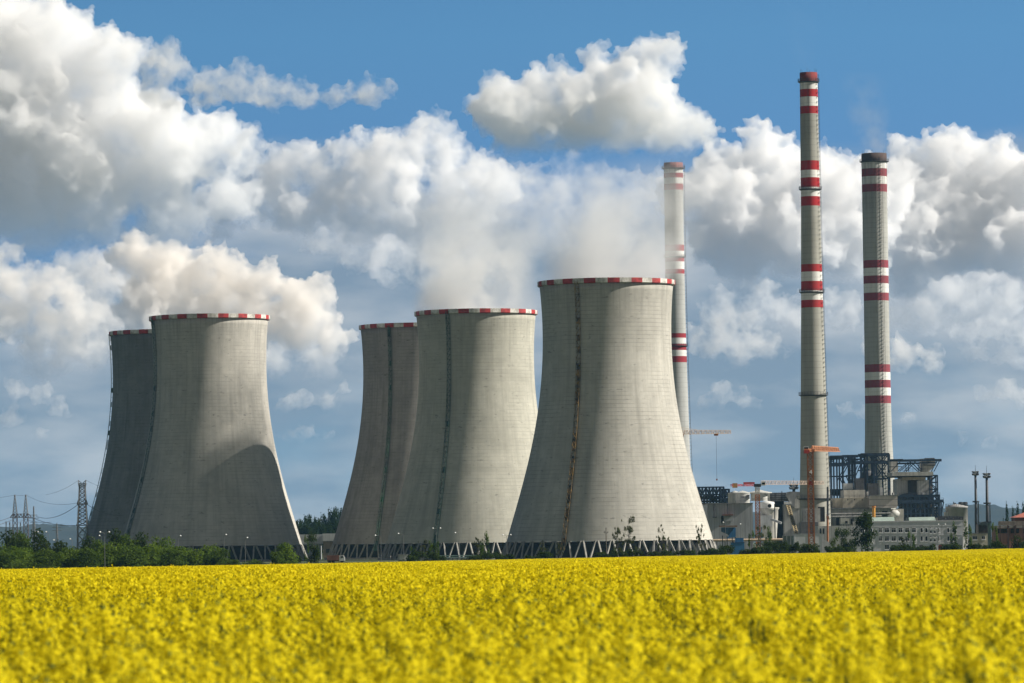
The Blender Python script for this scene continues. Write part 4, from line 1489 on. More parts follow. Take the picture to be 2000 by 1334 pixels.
MB().box(h.x - .35, h.x + .35, h.y - .3, h.y + .3, at(1402, 938, D).z, at(1402, 934.6, D).z).build('hook_block', crane_orange, t)
MB().box(xm - 6, xm - 2, D - 4, D - 2, z(852), z(846)).build('counterweight', crane_red, t)

# ------------------------------------------------------------------ pipeline, containers, sheds, rails
D = 1640
t = thing('pipeline', 'long cream insulated pipeline on posts right of the nearest tower', 'pipeline', base_of(1462, D))
a, b = at(1393, 1055.5, D), at(1530, 1053.4, D)
MB().tube(a, (b.x, D, a.z), .45, n=12).build('pipe', M('cream_insulation', (0.50, 0.38, 0.27), 0.6, 0.2), t)
for x in range(1400, 1530, 16):
    p = at(x, 1056, D)
    MB().beam((p.x, D + .1, -.2), (p.x, D + .1, a.z - .4), .22).build('post', steel_dark, t)
t = thing('cargo_container', 'pale grey corrugated steel container in front of the tallest chimney', 'container', base_of(1579, 1560))
D = 1560
wc = panels('white_corrugated_sheet', (0.66, 0.67, 0.68), .42, 'X', 0.12, 0.8)
pp('wall', wc, t, (1551.5, 1043.8, 1606, None), D=D, depth=6)
mb = MB()
for x in (1551.5, 1578.5, 1605.3):
    a = at(x, 1058, D)
    mb.box(a.x - .12, a.x + .12, D - .06, D + .1, -.2, at(1579, 1043, D).z)
a, b = at(1551, 1043.6, D), at(1606.4, 1043.6, D)
zt = at(1579, 1043.2, D).z
mb.box(a.x, b.x, D - .08, D + 6.1, zt - .02, zt + .16)
mb.build('edge_frame', M('container_frame', (0.44, 0.45, 0.46), 0.6, 0.2), t)
t = thing('site_fence', 'dull green screened site fence left of the pale grey container', 'fence', base_of(1540, 1570))
pp('panel', M('green_screen', (0.10, 0.13, 0.11), 0.9, 0.3, 0.8), t, (1529, 1046.5, 1551, None), D=1570, depth=.25)
mb = MB()
for x in (1529, 1536.5, 1544, 1551):
    a = at(x, 1046, 1569.8)
    mb.beam((a.x, 1569.7, -.2), (a.x, 1569.7, a.z), .2)
mb.build('posts', M('pale_post', (0.35, 0.36, 0.34), 0.7, 0.2), t)
t = thing('tent_shed', 'low white shed with a sloping roof right of the pale grey container', 'shed', base_of(1615, 1580))
mb = MB()
mb.prism([at(1606.5, 1053, 1580), at(1626, 1062, 1580), at(1626, 1085, 1580), at(1606.5, 1085, 1580)], (0, 9, 0))
mb.build('body', M('white_sheet', (0.5, 0.5, 0.5), 0.7, 0.15), t)

D = 1630
blue_p = M('bright_blue_paint', (0.035, 0.16, 0.36), 0.5, 0.2)
t = thing('blue_hopper', 'bright blue conveyor hopper with a sloping chute right of the nearest tower', 'hopper', base_of(1425, D))
mb = MB()
mb.prism([at(1409, 1030, D), at(1436, 1030, D), at(1436, 1045, D), at(1426, 1049, D), at(1422, 1044, D), at(1409, 1038, D)], (0, 4, 0))
mb.build('hopper', M('dusty_blue_paint', (0.05, 0.12, 0.21), 0.6, 0.4), t)
mb = MB()
mb.prism([at(1434, 1031, D - .5), at(1437, 1031, D - .5), at(1437, 1049, D - .5), at(1420, 1051, D - .5)], (0, 1.2, 0))
mb.build('chute', blue_p, t)
pp('head_frame', M('rusty_head', (0.19, 0.11, 0.07), 0.8, 0.4), t, (1405, 1026.5, 1440, 1029), D=D - .4, depth=5)
mb = MB()
for x in (1411, 1420, 1430, 1436):
    a = at(x, 1046, D + .5)
    mb.beam((a.x, D + .5, -.2), (a.x, D + .5, a.z), .3)
mb.build('legs', steel_dark, t)
t = thing('blue_container', 'bright blue steel container low among the bushes right of the nearest tower', 'container', base_of(1442, 1580))
D = 1580
pp('wall', panels('blue_corrugated_sheet', (0.04, 0.19, 0.40), .5, 'X', 0.12, 0.75), t, (1428, 1060, 1454, None), D=D, depth=4)
pp('upper_box', blue_p, t, (1436, 1050.5, 1452.5, 1059.5), D=D + .4, depth=3)
pp('roof_edge', M('dark_blue_edge', (0.02, 0.06, 0.12), 0.6, 0.2), t, (1427.5, 1059.2, 1454.5, 1060.2), D=D - .1, depth=4.3)

D = 2185
t = thing('pump_station', 'brown-walled pump building with a light grey roof between the left and middle towers', 'building', base_of(640, D))
pp('wall', M('brown_render', (0.23, 0.185, 0.15), 0.9, 0.2), t, (631.5, 1058, 660, None), D=D, depth=25)
pp('roof', M('pale_grey_roof', (0.46, 0.47, 0.48), 0.7, 0.15), t, (630, 1042, 664, 1056.5), D=D - .5, depth=26)
pp('fascia', M('ragged_fascia', (0.24, 0.24, 0.24), 0.8, 0.3), t, (630, 1056.5, 664, 1058.5), D=D - .2, depth=25)
pp('opening', dark_gap, t, (637, 1072, 651, 1080), D=D - .1, depth=.1)
t = thing('storage_shed', 'long light grey shed right of the jagged-shadowed tower', 'shed', base_of(600, 2200))
D = 2200
pp('wall', M('shed_wall', (0.30, 0.31, 0.32), 0.8, 0.2), t, (560, 1063, 625, None), D=D, depth=18)
pp('roof', M('pale_grey_roof', (0.46, 0.47, 0.48)), t, (560, 1044, 630, 1062.5), D=D - .5, depth=19)
pp('doorway', dark_gap, t, (594, 1065, 600, 1084), (605, 1068, 612, 1072), D=D - .1, depth=.1)
pp('blue_door', M('pale_blue_door', (0.20, 0.30, 0.38), 0.7, 0.15), t, (594, 1074, 606, 1082), D=D - .3, depth=.15)

D = 1500
t = thing('transformer_cabin', 'small white cabin at the foot of the tower with the dark stair', 'cabin', base_of(787, D))
pp('wall', M('white_render', (0.52, 0.52, 0.50), 0.9, 0.12), t, (780, 1083.5, 796, None), D=D, depth=3)
pp('side_door', M('grey_door', (0.30, 0.30, 0.30), 0.7, 0.1), t, (776.5, 1083.8, 779.8, None), D=D + .1, depth=2.8)
pp('roof', roof_grey, t, (775.6, 1082.4, 796.8, 1083.5), D=D - .3, depth=3.6)

D = 1540
t = thing('pipe_railing', 'long pale green double pipe rail below the tower with the dark stair', 'railing', base_of(896, D))
mb = MB()
for y in (1085.2, 1088.6):
    a, b = at(856, y, D), at(936, y, D)
    zz = (a.z + b.z) / 2
    mb.beam((a.x, D, zz), (b.x, D, zz), .28)
mb.build('rail', M('pale_teal_pipe', (0.24, 0.36, 0.33), 0.6, 0.2), t)
for x in range(857, 937, 9):
    a = at(x, 1084.8, D)
    MB().beam((a.x, D + .3, -.2), (a.x, D + .3, a.z), .2).build('post', steel_dark, t)

# a lorry and machines parked under the shaded tower
D = 1490
t = thing('lorry', 'small lorry with white cab and rusty red body at the foot of the half-hidden tower', 'lorry', base_of(652, D))
a = at(646, 1090, D)
x0 = a.x
zb = at(652, 1096, D).z
zb = max(0.0, min(zb, 1.0))
body = MB().box(x0 - 1.2, x0 + 2.6, D, D + 2.2, zb + .9, zb + 2.5)
body.build('cargo_body', M('rusty_red_body', (0.18, 0.075, 0.05), 0.8, 0.3), t)
mb = MB()
mb.prism([(x0 + 2.75, D + .1, zb + .7), (x0 + 4.5, D + .1, zb + .7), (x0 + 4.5, D + .1, zb + 1.6), (x0 + 4.1, D + .1, zb + 2.4), (x0 + 2.75, D + .1, zb + 2.4)], (0, 2.0, 0))
mb.build('cab', white_paint, t)
MB().box(x0 + 3.2, x0 + 4.0, D + .05, D + .099, zb + 1.65, zb + 2.2).build('cab_window', glass, t)
MB().box(x0 - 1.2, x0 + 4.4, D + .3, D + 1.9, zb + .5, zb + .88).build('chassis', steel_dark, t)
for x in (x0 - .4, x0 + .7, x0 + 3.6):
    for y in (D + .12, D + 1.95):
        MB().tube((x, y, zb + .48), (x, y + .25, zb + .48), .48, n=16).build('wheel', M('tyre_black', (0.015, 0.015, 0.015), 0.9, 0.2), t)

t = thing('hydrant_cabinet', 'small red cabinet with rounded top at the field edge in front of the office', 'cabinet', base_of(1836, 1560))
a, b = at(1833, 1068, 1560), at(1839.5, 1068, 1560)
zt = at(1836, 1065, 1560).z
MB().box(a.x, b.x, 1560, 1560.8, -.2, zt - .25).build('body', M('cabinet_red', (0.30, 0.03, 0.025), 0.6, 0.2), t)
mb = MB()
n_ = 10
mb.prism([((a.x + b.x) / 2 - (b.x - a.x) / 2 * math.cos(k * math.pi / n_), 1559.95, zt - .25 + .4 * math.sin(k * math.pi / n_)) for k in range(n_ + 1)], (0, .9, 0))
mb.build('hood', M('cabinet_red', (0.30, 0.03, 0.025)), t)


# ------------------------------------------------------------------ street lamps and utility pole
def lamp(px, y_head, D, label, pole_px=None, twin=False, grp='street lamps along the works road', two_side=False):
    pole_px = px if pole_px is None else pole_px
    P_ = at(pole_px, (y_head + 1095) / 2, D)
    x = P_.x
    zh = at(px, y_head, D).z
    g0 = gz(x, D) - .2
    t = thing('street_lamp', label, 'street lamp', (x, D, g0), grp)
    MB().tube((x, D, g0), (x, D, zh - .3), .085, .055, 8).build('pole', M('pale_lamp_post', (0.14, 0.145, 0.145), 0.6, 0.2), t)
    sides = (-1, 1) if twin else (1 if px > pole_px else -1,)
    for s_ in sides:
        reach = 1.1 if twin else max(.5, abs(px - pole_px) * D / F)
        MB().tube((x, D, zh - .4), (x + s_ * reach * .8, D, zh - .02), .06, .05, 6).build('arm', M('pale_lamp_post', (0.14, 0.145, 0.145)), t)
        h = MB()
        c = Vector((x + s_ * (reach + .1), D, zh))
        h.lathe(c.x, c.y, [(.05, c.z + .20), (.18, c.z + .12), (.30, c.z - .02), (.26, c.z - .12), (.05, c.z - .2)], 12)
        h.build('lamp_head', M('white_lamp_head', (0.82, 0.82, 0.80), 0.3, 0.05), t)
    return t


lamp(204.5, 1039, 1225, 'tall double street lamp in front of the hedge beneath the left towers', twin=True)
for px, y, D, lab in ((75, 1038.5, 1500, 'distant street lamp right of the small pointed pylon'), (91, 1038.5, 1500, 'street lamp left of the hillside gap behind the hedge'),
                      (106, 1054.5, 1450, 'low street lamp in the hillside gap behind the hedge'), (138, 1052.5, 1450, 'street lamp just left of the big lattice pylon foot'),
                      (181, 1050, 1450, 'street lamp right of the big lattice pylon foot'), (195, 1046, 1450, 'street lamp just left of the tall double lamp')):
    lamp(px, y, D, lab, pole_px=px + 3)
lamp(352, 1046.5, 1480, 'street lamp standing before the middle of the jagged-shadowed tower', pole_px=348)
lamp(441, 1044, 1400, 'street lamp left of the tower column gap, near the isolated bush', pole_px=437.5)
lamp(480.5, 1050, 1330, 'shorter street lamp in front of the support columns of the left tower', pole_px=479)
lamp(734, 1045.5, 1330, 'street lamp before the foot of the green stair on the half-hidden tower', pole_px=744)
lamp(779, 1042, 1400, 'street lamp rising over the small white cabin', pole_px=788.5)
lamp(853, 1031.5, 1480, 'double street lamp at the foot of the dark green stair', twin=True)
lamp(890, 1040.5, 1400, 'slim street lamp right of the dark green stair', pole_px=897)
lamp(985, 1044.5, 1420, 'street lamp with flat arms at the left foot of the nearest tower', pole_px=990, twin=True)
lamp(1413.5, 1020, 1600, 'street lamp by the blue hopper', pole_px=1417)
lamp(1447, 1023.5, 1600, 'street lamp left of the orange crane mast', pole_px=1450)
lamp(1840, 1024, 1620, 'slim dark lamp post in front of the office building', twin=True)

D = 1300
x = at(1184, 1060, D).x
t = thing('utility_pole', 'wooden utility pole with insulator arms in front of the nearest tower', 'utility pole', (x, D, gz(x, D) - .2))
wood = M('weathered_wood', (0.11, 0.095, 0.08), 0.9, 0.3, 1.0)
MB().tube((x, D, gz(x, D) - .2), (x, D, at(1184, 1033, D).z), .17, .11, 8).build('pole', wood, t)
zz = at(1184, 1040.5, D).z
MB().box(x - .55, x + .55, D - .08, D + .08, zz - .12, zz).build('crossarm', wood, t)
for s_ in (-.5, .5, 0):
    zq = zz if s_ else at(1184, 1033, D).z
    MB().lathe(x + s_, D, [(.05, zq), (.15, zq + .1), (.09, zq + .2), (.15, zq + .3), (.05, zq + .4)], 8).build('insulator', M('dark_insulator', (0.05, 0.035, 0.03), 0.3, 0.2), t)


# ------------------------------------------------------------------ pylons and power lines at left
pyl = M('pylon_steel', (0.15, 0.155, 0.155), 0.6, 0.25, 1.0)
pyl_red = M('pylon_red_band', (0.17, 0.13, 0.12), 0.7, 0.25, 1.0)


def taper_lattice(mb, x, y, z0, z1, w0, w1, n_, r):
    prev = None
    for k in range(n_ + 1):
        f_ = k / n_
        w = w0 + (w1 - w0) * f_
        z = z0 + (z1 - z0) * f_
        q = [Vector((x + a * w / 2, y + b * w / 2, z)) for a, b in ((-1, -1), (1, -1), (1, 1), (-1, 1))]
        for i in range(4):
            mb.beam(q[i], q[(i + 1) % 4], r * .7)
            if prev:
                mb.beam(prev[i], q[i], r * 1.2)
                mb.beam(prev[i], q[(i + 1) % 4], r * .7)
                mb.beam(prev[(i + 1) % 4], q[i], r * .7)
        prev = q
    return mb


D = 2500
t = thing('portal_pylon', 'twin-peaked portal pylon with a lattice crossbeam at the far left', 'pylon', base_of(40, D))
zt, zc, zd = at(40, 966.5, D).z, at(40, 1004, D).z, at(40, 1012, D).z
for px in (29.3, 50.5):
    x = at(px, 1000, D).x
    taper_lattice(MB(), x, D, 0, zc, 2.7, 2.3, 8, .20).build('leg', pyl_red, t)
    taper_lattice(MB(), x, D, zc, zt, 2.3, .4, 6, .17).build('peak', pyl, t)
mb = MB()
a, b = at(20, 1010, D).x, at(61.5, 1010, D).x
for y in (D - .8, D + .8):
    l_, r_ = at(25, 1004, D).x, at(56, 1004, D).x
    mb.beam((l_, y, zc), (r_, y, zc), .35)
    mb.beam((a, y, zd + .4), (b, y, zd + .4), .35)
    mb.beam((a, y, zd + .4), (l_, y, zc), .3)
    mb.beam((b, y, zd + .4), (r_, y, zc), .3)
    for k in range(10):
        x0, x1 = l_ + (r_ - l_) * k / 10, l_ + (r_ - l_) * (k + 1) / 10
        mb.beam((x0, y, zc if k % 2 else zd + .4), (x1, y, zd + .4 if k % 2 else zc), .22)
mb.build('crossbeam', pyl_red, t)

D = 2800
t = thing('small_pylon', 'slender pointed pylon just right of the twin-peaked one', 'pylon', base_of(66, D))
x = at(66, 1010, D).x
taper_lattice(MB(), x, D, 0, at(66, 989, D).z, 2.6, .3, 14, .22).build('tower', pyl, t)
mb = MB()
for y, w in ((1006, 4.5), (1012, 6), (1020, 4.5)):
    zz = at(66, y, D).z
    mb.beam((x - w / 2, D, zz), (x + w / 2, D, zz), .3)
mb.build('crossarm', pyl, t)
D = 3000
t = thing('far_pylon', 'faint distant pylon in the hillside gap left of the big lattice pylon', 'pylon', base_of(111, D))
x = at(111, 1040, D).x
taper_lattice(MB(), x, D, 0, at(111, 1022, D).z, 2.2, .5, 10, .2).build('tower', pyl, t)
mb = MB()
for y in (1030, 1036):
    zz = at(111, y, D).z
    mb.beam((x - 3, D, zz), (x + 3, D, zz), .28)
mb.build('crossarm', pyl, t)
for px, y, lab in ((12, 1018, 'leftmost faint distant mast under the power lines'), (19, 1019, 'faint distant mast left of the twin-peaked pylon'), (40, 1020, 'faint distant mast between the legs of the twin-peaked pylon')):
    x = at(px, 1030, 3200).x
    tag(taper_lattice(MB(), x, 3200, 0, at(px, y, 3200).z, 1.2, .5, 8, .16).build('distant_mast', pyl), lab, 'mast', 'faint distant masts')

D = 2000
t = thing('lattice_pylon', 'tall grey lattice pylon with a forked top left of the dark tower', 'pylon', base_of(160, D))
x = at(161, 1000, D).x
z = lambda y: at(161, y, D).z
taper_lattice(MB(), x, D, 0, z(1026), 4.6, 4.2, 4, .30).build('lower_tower', pyl, t)
taper_lattice(MB(), x, D, z(1026), z(983), 4.1, 3.0, 6, .30).build('middle_tower', pyl, t)
taper_lattice(MB(), x, D, z(983), z(952), 3.0, 2.4, 4, .28).build('upper_tower', pyl, t)
mb = MB()
taper_lattice(mb, x, D, z(952), z(944), 2.4, 3.0, 2, .28)
for s_ in (-1, 1):
    mb.beam((x + s_ * 1.5, D - 1, z(944)), (x + s_ * 1.7, D, z(938)), .3)
    mb.beam((x + s_ * .2, D, z(944)), (x + s_ * 1.7, D, z(938)), .28)
mb.build('forked_head', pyl, t)
mb = MB()
for ya, yb, w in ((976, 985, 4.4), (1016, 1026, 5.0)):
    for yy in (-1.6, 1.6):
        mb.beam((x - w / 2, D + yy, z(yb)), (x + w / 2, D + yy, z(yb)), .42)
        for s_ in (-1, 1):
            mb.beam((x + s_ * 1.6, D + yy, z(ya)), (x + s_ * w / 2, D + yy, z(yb)), .28)
mb.build('crossarm', pyl, t)


def wire(A, B, sag, label, r=.07):
    mb = MB()
    n_ = 16
    pts = []
    for k in range(n_ + 1):
        f_ = k / n_
        p = Vector(A).lerp(Vector(B), f_)
        p.z -= sag * 4 * f_ * (1 - f_)
        pts.append(p)
    for a, b in zip(pts, pts[1:]):
        mb.tube(a, b, r, n=5)
    return tag(mb.build('power_line', M('dark_cable', (0.05, 0.05, 0.055), 0.6, 0.1)), label, 'power line', 'overhead power lines at left')


wire(at(50.5, 966.5, 2500), at(152, 982, 2000), 2.5, 'thin earth wire from the right portal peak to the big lattice pylon', .06)
wire(at(29.3, 966.5, 2500), at(50.5, 966.5, 2500), .3, 'thin wire joining the two portal peaks', .06)
wire(at(-60, 975, 2500), at(29.3, 966.5, 2500), .8, 'thin earth wire running out of the left photo edge to the portal peak', .06)
wire(at(61, 1010, 2500), at(152, 1026, 2000), 1.5, 'thick cable from the portal crossbeam to the lower arm of the lattice pylon', .13)
wire(at(70, 1008, 2780), at(153, 985, 2000), 3.2, 'cable from the small pointed pylon up to the upper arm of the lattice pylon', .12)
wire(at(-60, 1027, 2400), at(21, 1010, 2500), 1.0, 'upper thick cable from the portal crossbeam to the left photo edge', .13)
wire(at(-60, 1032, 2400), at(30, 1012.5, 2500), 1.6, 'lower thick cable from the portal crossbeam to the left photo edge', .12)
wire(at(45, 1013, 2500), at(100, 1020, 2300), .8, 'cable falling right from the portal crossbeam toward the hillside', .10)
wire(at(50, 1012, 2500), at(21, 1026, 2300), .6, 'cable crossing below the portal crossbeam toward the hedge', .10)
wire(at(170, 985, 2000), at(240, 1006, 1900), 1.5, 'cable leaving the lattice pylon upper arm toward the dark tower', .11)
wire(at(168, 938, 2000), at(240, 958, 1900), 1.0, 'thin earth wire from the forked top toward the dark tower', .05)
wire(at(90, 966, 2300), at(152, 939, 2000), 1.0, 'thin earth wire rising from the left to the forked top', .05)


# ------------------------------------------------------------------ trees and bushes
def leaf_material(name, lo, hi, trans=0.42):
    if name in MATS:
        return MATS[name]
    m = bpy.data.materials.new(name)
    m.use_nodes = True
    n = m.node_tree
    n.nodes.clear()
    co = n.nodes.new('ShaderNodeNewGeometry').outputs['Position']
    k = mth(n, 'ADD', mth(n, 'MULTIPLY', noise(n, co, 0.35, 4), .6), mth(n, 'MULTIPLY', noise(n, co, 2.5, 2), .4))
    col = mixc(n, ramp(n, k, 0.36, 0.64), lo, hi)
    d, t, x, o = (n.nodes.new('ShaderNode' + q) for q in ('BsdfDiffuse', 'BsdfTranslucent', 'MixShader', 'OutputMaterial'))
    n.links.new(col, d.inputs[0])
    n.links.new(mixc(n, .5, col, (hi[0] * 1.2, hi[1] * 1.3, lo[2])), t.inputs[0])
    x.inputs[0].default_value = trans
    n.links.new(d.outputs[0], x.inputs[1])
    n.links.new(t.outputs[0], x.inputs[2])
    n.links.new(x.outputs[0], o.inputs[0])
    MATS[name] = m
    return m


bark = M('bark', (0.07, 0.06, 0.05), 0.95, 0.4, 2.0)


def crown_mesh(name, lobes, nleaf, ls, mat, seed, shell=.45, flat=.35):
    """many small leaf clumps spread through the lobes' volume, gaps left between clusters"""
    g = np.random.default_rng(seed)
    L = np.array(lobes)
    w = (L[:, 3] * L[:, 4] * L[:, 5]) ** .75
    idx = g.choice(len(L), size=nleaf, p=w / w.sum())
    d = g.normal(size=(nleaf, 3))
    d /= np.linalg.norm(d, axis=1)[:, None]
    # bumpy radius so the outline is uneven
    bump = 1 + .16 * np.sin(d[:, 0] * 5 + idx * 1.7) * np.sin(d[:, 2] * 6 + idx) + .10 * np.sin(d[:, 1] * 11 + idx * .6)
    r = (shell + (1 - shell) * g.random(nleaf) ** .6) * bump
    P = L[idx, :3] + d * L[idx, 3:6] * r[:, None]
    nrm = d + g.normal(size=(nleaf, 3)) * .7 + np.array([0, 0, flat])
    nrm /= np.linalg.norm(nrm, axis=1)[:, None]
    t = np.cross(nrm, g.normal(size=(nleaf, 3)))
    t /= np.linalg.norm(t, axis=1)[:, None]
    b = np.cross(nrm, t)
    s = ls * g.uniform(.55, 1.25, nleaf)[:, None]
    V = np.stack([P - t * s * .5, P + b * s * .32 + nrm * s * .06, P + t * s * .5, P - b * s * .32 + nrm * s * .06], 1).reshape(-1, 3)
    me = bpy.data.meshes.new(name)
    me.from_pydata(V.tolist(), [], np.arange(nleaf * 4).reshape(-1, 4).tolist())
    me.materials.append(mat)
    return me


def trunk_mesh(name, h, r, lobes, seed, limbs=7):
    g = random.Random(seed)
    mb = MB()
    p = Vector((0, 0, -.4))
    k_ = 5
    pts = [p]
    for k in range(1, k_ + 1):
        pts.append(Vector((g.uniform(-.04, .04) * h, g.uniform(-.04, .04) * h, h * k / k_)))
    for k in range(k_):
        mb.tube(pts[k], pts[k + 1], r * (1 - .8 * k / k_), r * (1 - .8 * (k + 1) / k_), 7)
    for q in g.sample(list(lobes), min(limbs, len(lobes))):
        c = Vector(q[:3])
        f_ = g.uniform(.3, .75)
        i = int(f_ * k_)
        a = pts[i].lerp(pts[i + 1], f_ * k_ - i)
        m_ = a.lerp(c, .55) + Vector((0, 0, h * .03))
        rr = r * (1 - .8 * f_) * .6
        mb.tube(a, m_, rr, rr * .6, 5)
        mb.tube(m_, c, rr * .6, rr * .2, 5)
        for _ in range(2):
            e = c + Vector((g.uniform(-1, 1) * q[3], g.uniform(-1, 1) * q[4], g.uniform(-.2, 1) * q[5])) * .8
            mb.tube(m_.lerp(c, .7), e, rr * .3, rr * .1, 4)
    return mb.mesh(name, bark)


lf_bright = leaf_material('bright_green_leaves', (0.042, 0.080, 0.014), (0.145, 0.205, 0.032))
lf_mid = leaf_material('green_leaves', (0.034, 0.062, 0.012), (0.10, 0.148, 0.028))
lf_dark = leaf_material('dark_green_leaves', (0.018, 0.034, 0.012), (0.050, 0.072, 0.022))
lf_olive = leaf_material('olive_leaves', (0.040, 0.048, 0.018), (0.095, 0.100, 0.036))
lf_wood = leaf_material('deep_green_leaves', (0.012, 0.026, 0.010), (0.034, 0.056, 0.018))

PROTO = {}


def proto(kind, v):
    """unit plants: 1 high, about 1 wide; returns (crown mesh, trunk mesh)"""
    if (kind, v) in PROTO:
        return PROTO[(kind, v)]
    g = random.Random(hash_of(kind) + v * 101)
    L = []
    if kind in ('bush', 'bush_dark', 'bush_mid'):
        for k in range(11):
            a = g.uniform(0, 6.28)
            q = g.uniform(.05, .34)
            zz = g.uniform(.12, .78) * (1 - q * .6)
            s = g.uniform(.13, .24)
            L.append((q * math.cos(a), q * math.sin(a), zz, s, s, s * .9))
        L.append((0, 0, .3, .36, .36, .3))
        cm = crown_mesh('crown', L, 2600, .060, {'bush': lf_bright, 'bush_dark': lf_dark, 'bush_mid': lf_mid}[kind], v + 3)
        tm = trunk_mesh('trunk', .45, .022, L, v)
    elif kind == 'low':
        for k in range(9):
            s = g.uniform(.12, .22)
            L.append((g.uniform(-.38, .38), g.uniform(-.25, .25), g.uniform(.1, .72), s, s, s * 1.1))
        cm = crown_mesh('crown', L, 1500, .085, lf_dark, v + 30)
        tm = trunk_mesh('trunk', .4, .02, L, v)
    elif kind == 'sapling':
        for k in range(26):
            a = g.uniform(0, 6.28)
            q = g.uniform(.04, .40)
            s = g.uniform(.03, .075)
            L.append((q * math.cos(a), q * math.sin(a), g.uniform(.34, .96) - q * .25, s, s, s))
        cm = crown_mesh('crown', L, 1000, .044, lf_olive, v + 60, .1)
        tm = trunk_mesh('trunk', .85, .014, L, v, 22)
    elif kind == 'slender':
        for k in range(13):
            s = g.uniform(.06, .12)
            zz = g.uniform(.22, .95)
            q = .20 * (1 - abs(zz - .5))
            a = g.uniform(0, 6.28)
            L.append((q * math.cos(a), q * math.sin(a), zz, s, s, s * 1.3))
        cm = crown_mesh('crown', L, 900, .055, lf_mid, v + 90, .1)
        tm = trunk_mesh('trunk', .9, .014, L, v, 9)
    elif kind == 'poplar':
        for k in range(16):
            zz = .08 + .86 * k / 15
            wd = .17 * math.sin(min(1, (1.02 - zz) * 1.5) * 1.57) ** .8
            L.append((g.uniform(-.03, .03), g.uniform(-.03, .03), zz, wd * g.uniform(.7, 1.1), wd * g.uniform(.7, 1.1), .07))
        cm = crown_mesh('crown', L, 1900, .045, lf_wood, v + 120, .3)
        tm = trunk_mesh('trunk', .9, .014, L, v, 4)
    else:                                                           # broad tree
        for k in range(17):
            a = g.uniform(0, 6.28)
            q = g.uniform(.02, .33)
            zz = g.uniform(.25, .9) - q * .3
            s = g.uniform(.09, .18)
            L.append((q * math.cos(a), q * math.sin(a), zz, s, s, s * .9))
        cm = crown_mesh('crown', L, 2600, .050, {'tree': lf_dark, 'wood': lf_wood}[kind], v + 150, .3)
        tm = trunk_mesh('trunk', .7, .024, L, v, 10)
    PROTO[(kind, v)] = (cm, tm)
    return cm, tm


def hash_of(s):
    return sum(ord(c) * (i + 1) for i, c in enumerate(s))


def plant(name, cat, kind, v, px, y_top, w_px, D, label, group=None, z0=None, lean=0.0):
    p = at(px, y_top, D)
    zb = gz(p.x, D) if z0 is None else z0
    h = (p.z - zb) / {'bush': .84, 'bush_mid': .84, 'bush_dark': .84, 'low': .84, 'sapling': .93, 'slender': .98, 'poplar': .98}.get(kind, .95)
    w = w_px * D / F
    base = (at(px, (y_top + 1090) / 2, D).x, D, zb)
    t = thing(name, label, cat, base, group)
    cm, tm = proto(kind, v)
    t.scale = (w / .95, w / .95, h)
    t.rotation_euler = (0, lean, (v * 2.1 + px) % 6.28 if not lean else 0)
    for nm, me in (('trunk', tm), ('crown', cm)):
        o = bpy.data.objects.new(nm, me)
        C.objects.link(o)
        o.parent = t
    return t


hedge = [  # px, top, width, distance, kind
    (-22, 1046, 70, 1300, 'bush_mid'), (10, 1041, 66, 1310, 'bush_dark'), (40, 1036.5, 60, 1320, 'bush_mid'), (66, 1037, 56, 1310, 'bush_dark'), (96, 1049, 52, 1300, 'bush_dark'),
    (127, 1055.5, 56, 1300, 'bush_dark'), (162, 1047, 58, 1310, 'bush_dark'), (190, 1054, 46, 1300, 'bush_mid'), (217, 1037.5, 58, 1310, 'bush_dark'), (250, 1042, 58, 1310, 'bush_mid'),
    (283, 1043.5, 54, 1310, 'bush_dark'), (311, 1037.5, 56, 1300, 'bush'), (345, 1056, 60, 1290, 'bush_mid'),
    (0, 1073, 66, 1255, 'bush_mid'), (28, 1064, 54, 1262, 'bush'), (62, 1058, 64, 1270, 'bush'), (97, 1070, 60, 1255, 'bush_mid'), (133, 1065, 66, 1262, 'bush'), (172, 1068, 60, 1255, 'bush_mid'),
    (222, 1056, 64, 1262, 'bush'), (262, 1066, 66, 1255, 'bush_mid'), (298, 1060, 66, 1265, 'bush'), (334, 1070, 58, 1255, 'bush_mid'), (372, 1068, 56, 1262, 'bush'), (406, 1057, 56, 1265, 'bush'),
    (430, 1070, 42, 1258, 'bush_mid'), (455, 1088, 34, 1250, 'bush_mid'), (492, 1092, 46, 1250, 'bush_mid')]
hedge.sort(key=lambda h: h[0])
for i, (px, yt, w, D, kind) in enumerate(hedge):
    tone = {'bush': 'bright green', 'bush_mid': 'mid green', 'bush_dark': 'dark green'}[kind]
    plant('bush', 'bush', kind, i % 4, px, yt, w * 1.22, D, f'{tone} bush, {ORD[i + 1]} from the left in the hedge below the left towers', 'bushes of the hedge at left')
plant('bush', 'bush', 'bush', 1, 559, 1048, 58, 1255, 'round bright green bush standing alone at the right foot of the left tower')
plant('bush', 'bush', 'bush_mid', 2, 541, 1068, 38, 1250, 'smaller green bush leaning against the lone round bush')
plant('tree', 'tree', 'tree', 1, 614, 1038, 40, 1320, 'dark narrow tree in front of the pump building between the towers')
plant('tree', 'tree', 'slender', 2, 598, 1042, 20, 1330, 'thin tree beside the grey shed between the towers')

woods = [(578, 1012), (586, 1008), (596, 1004), (605, 998), (615, 1007), (624, 1006), (633, 1000), (642, 995), (651, 989), (659, 985), (668, 983.5), (677, 987), (686, 992),
         (590, 1020), (610, 1018), (630, 1014), (650, 1004), (668, 1002), (600, 1028), (620, 1027), (642, 1020), (662, 1014)]
woods.sort()
for i, (px, yt) in enumerate(woods):
    plant('tree', 'tree', 'wood', i % 4, px, yt, 27 + (i * 7) % 9, 2500 + (i % 5) * 14 + (60 if yt < 1003 else 0), f'dark tree of the wooded rise between the towers, {ORD[i + 1]} from its left end', 'trees of the wooded rise', z0=0)

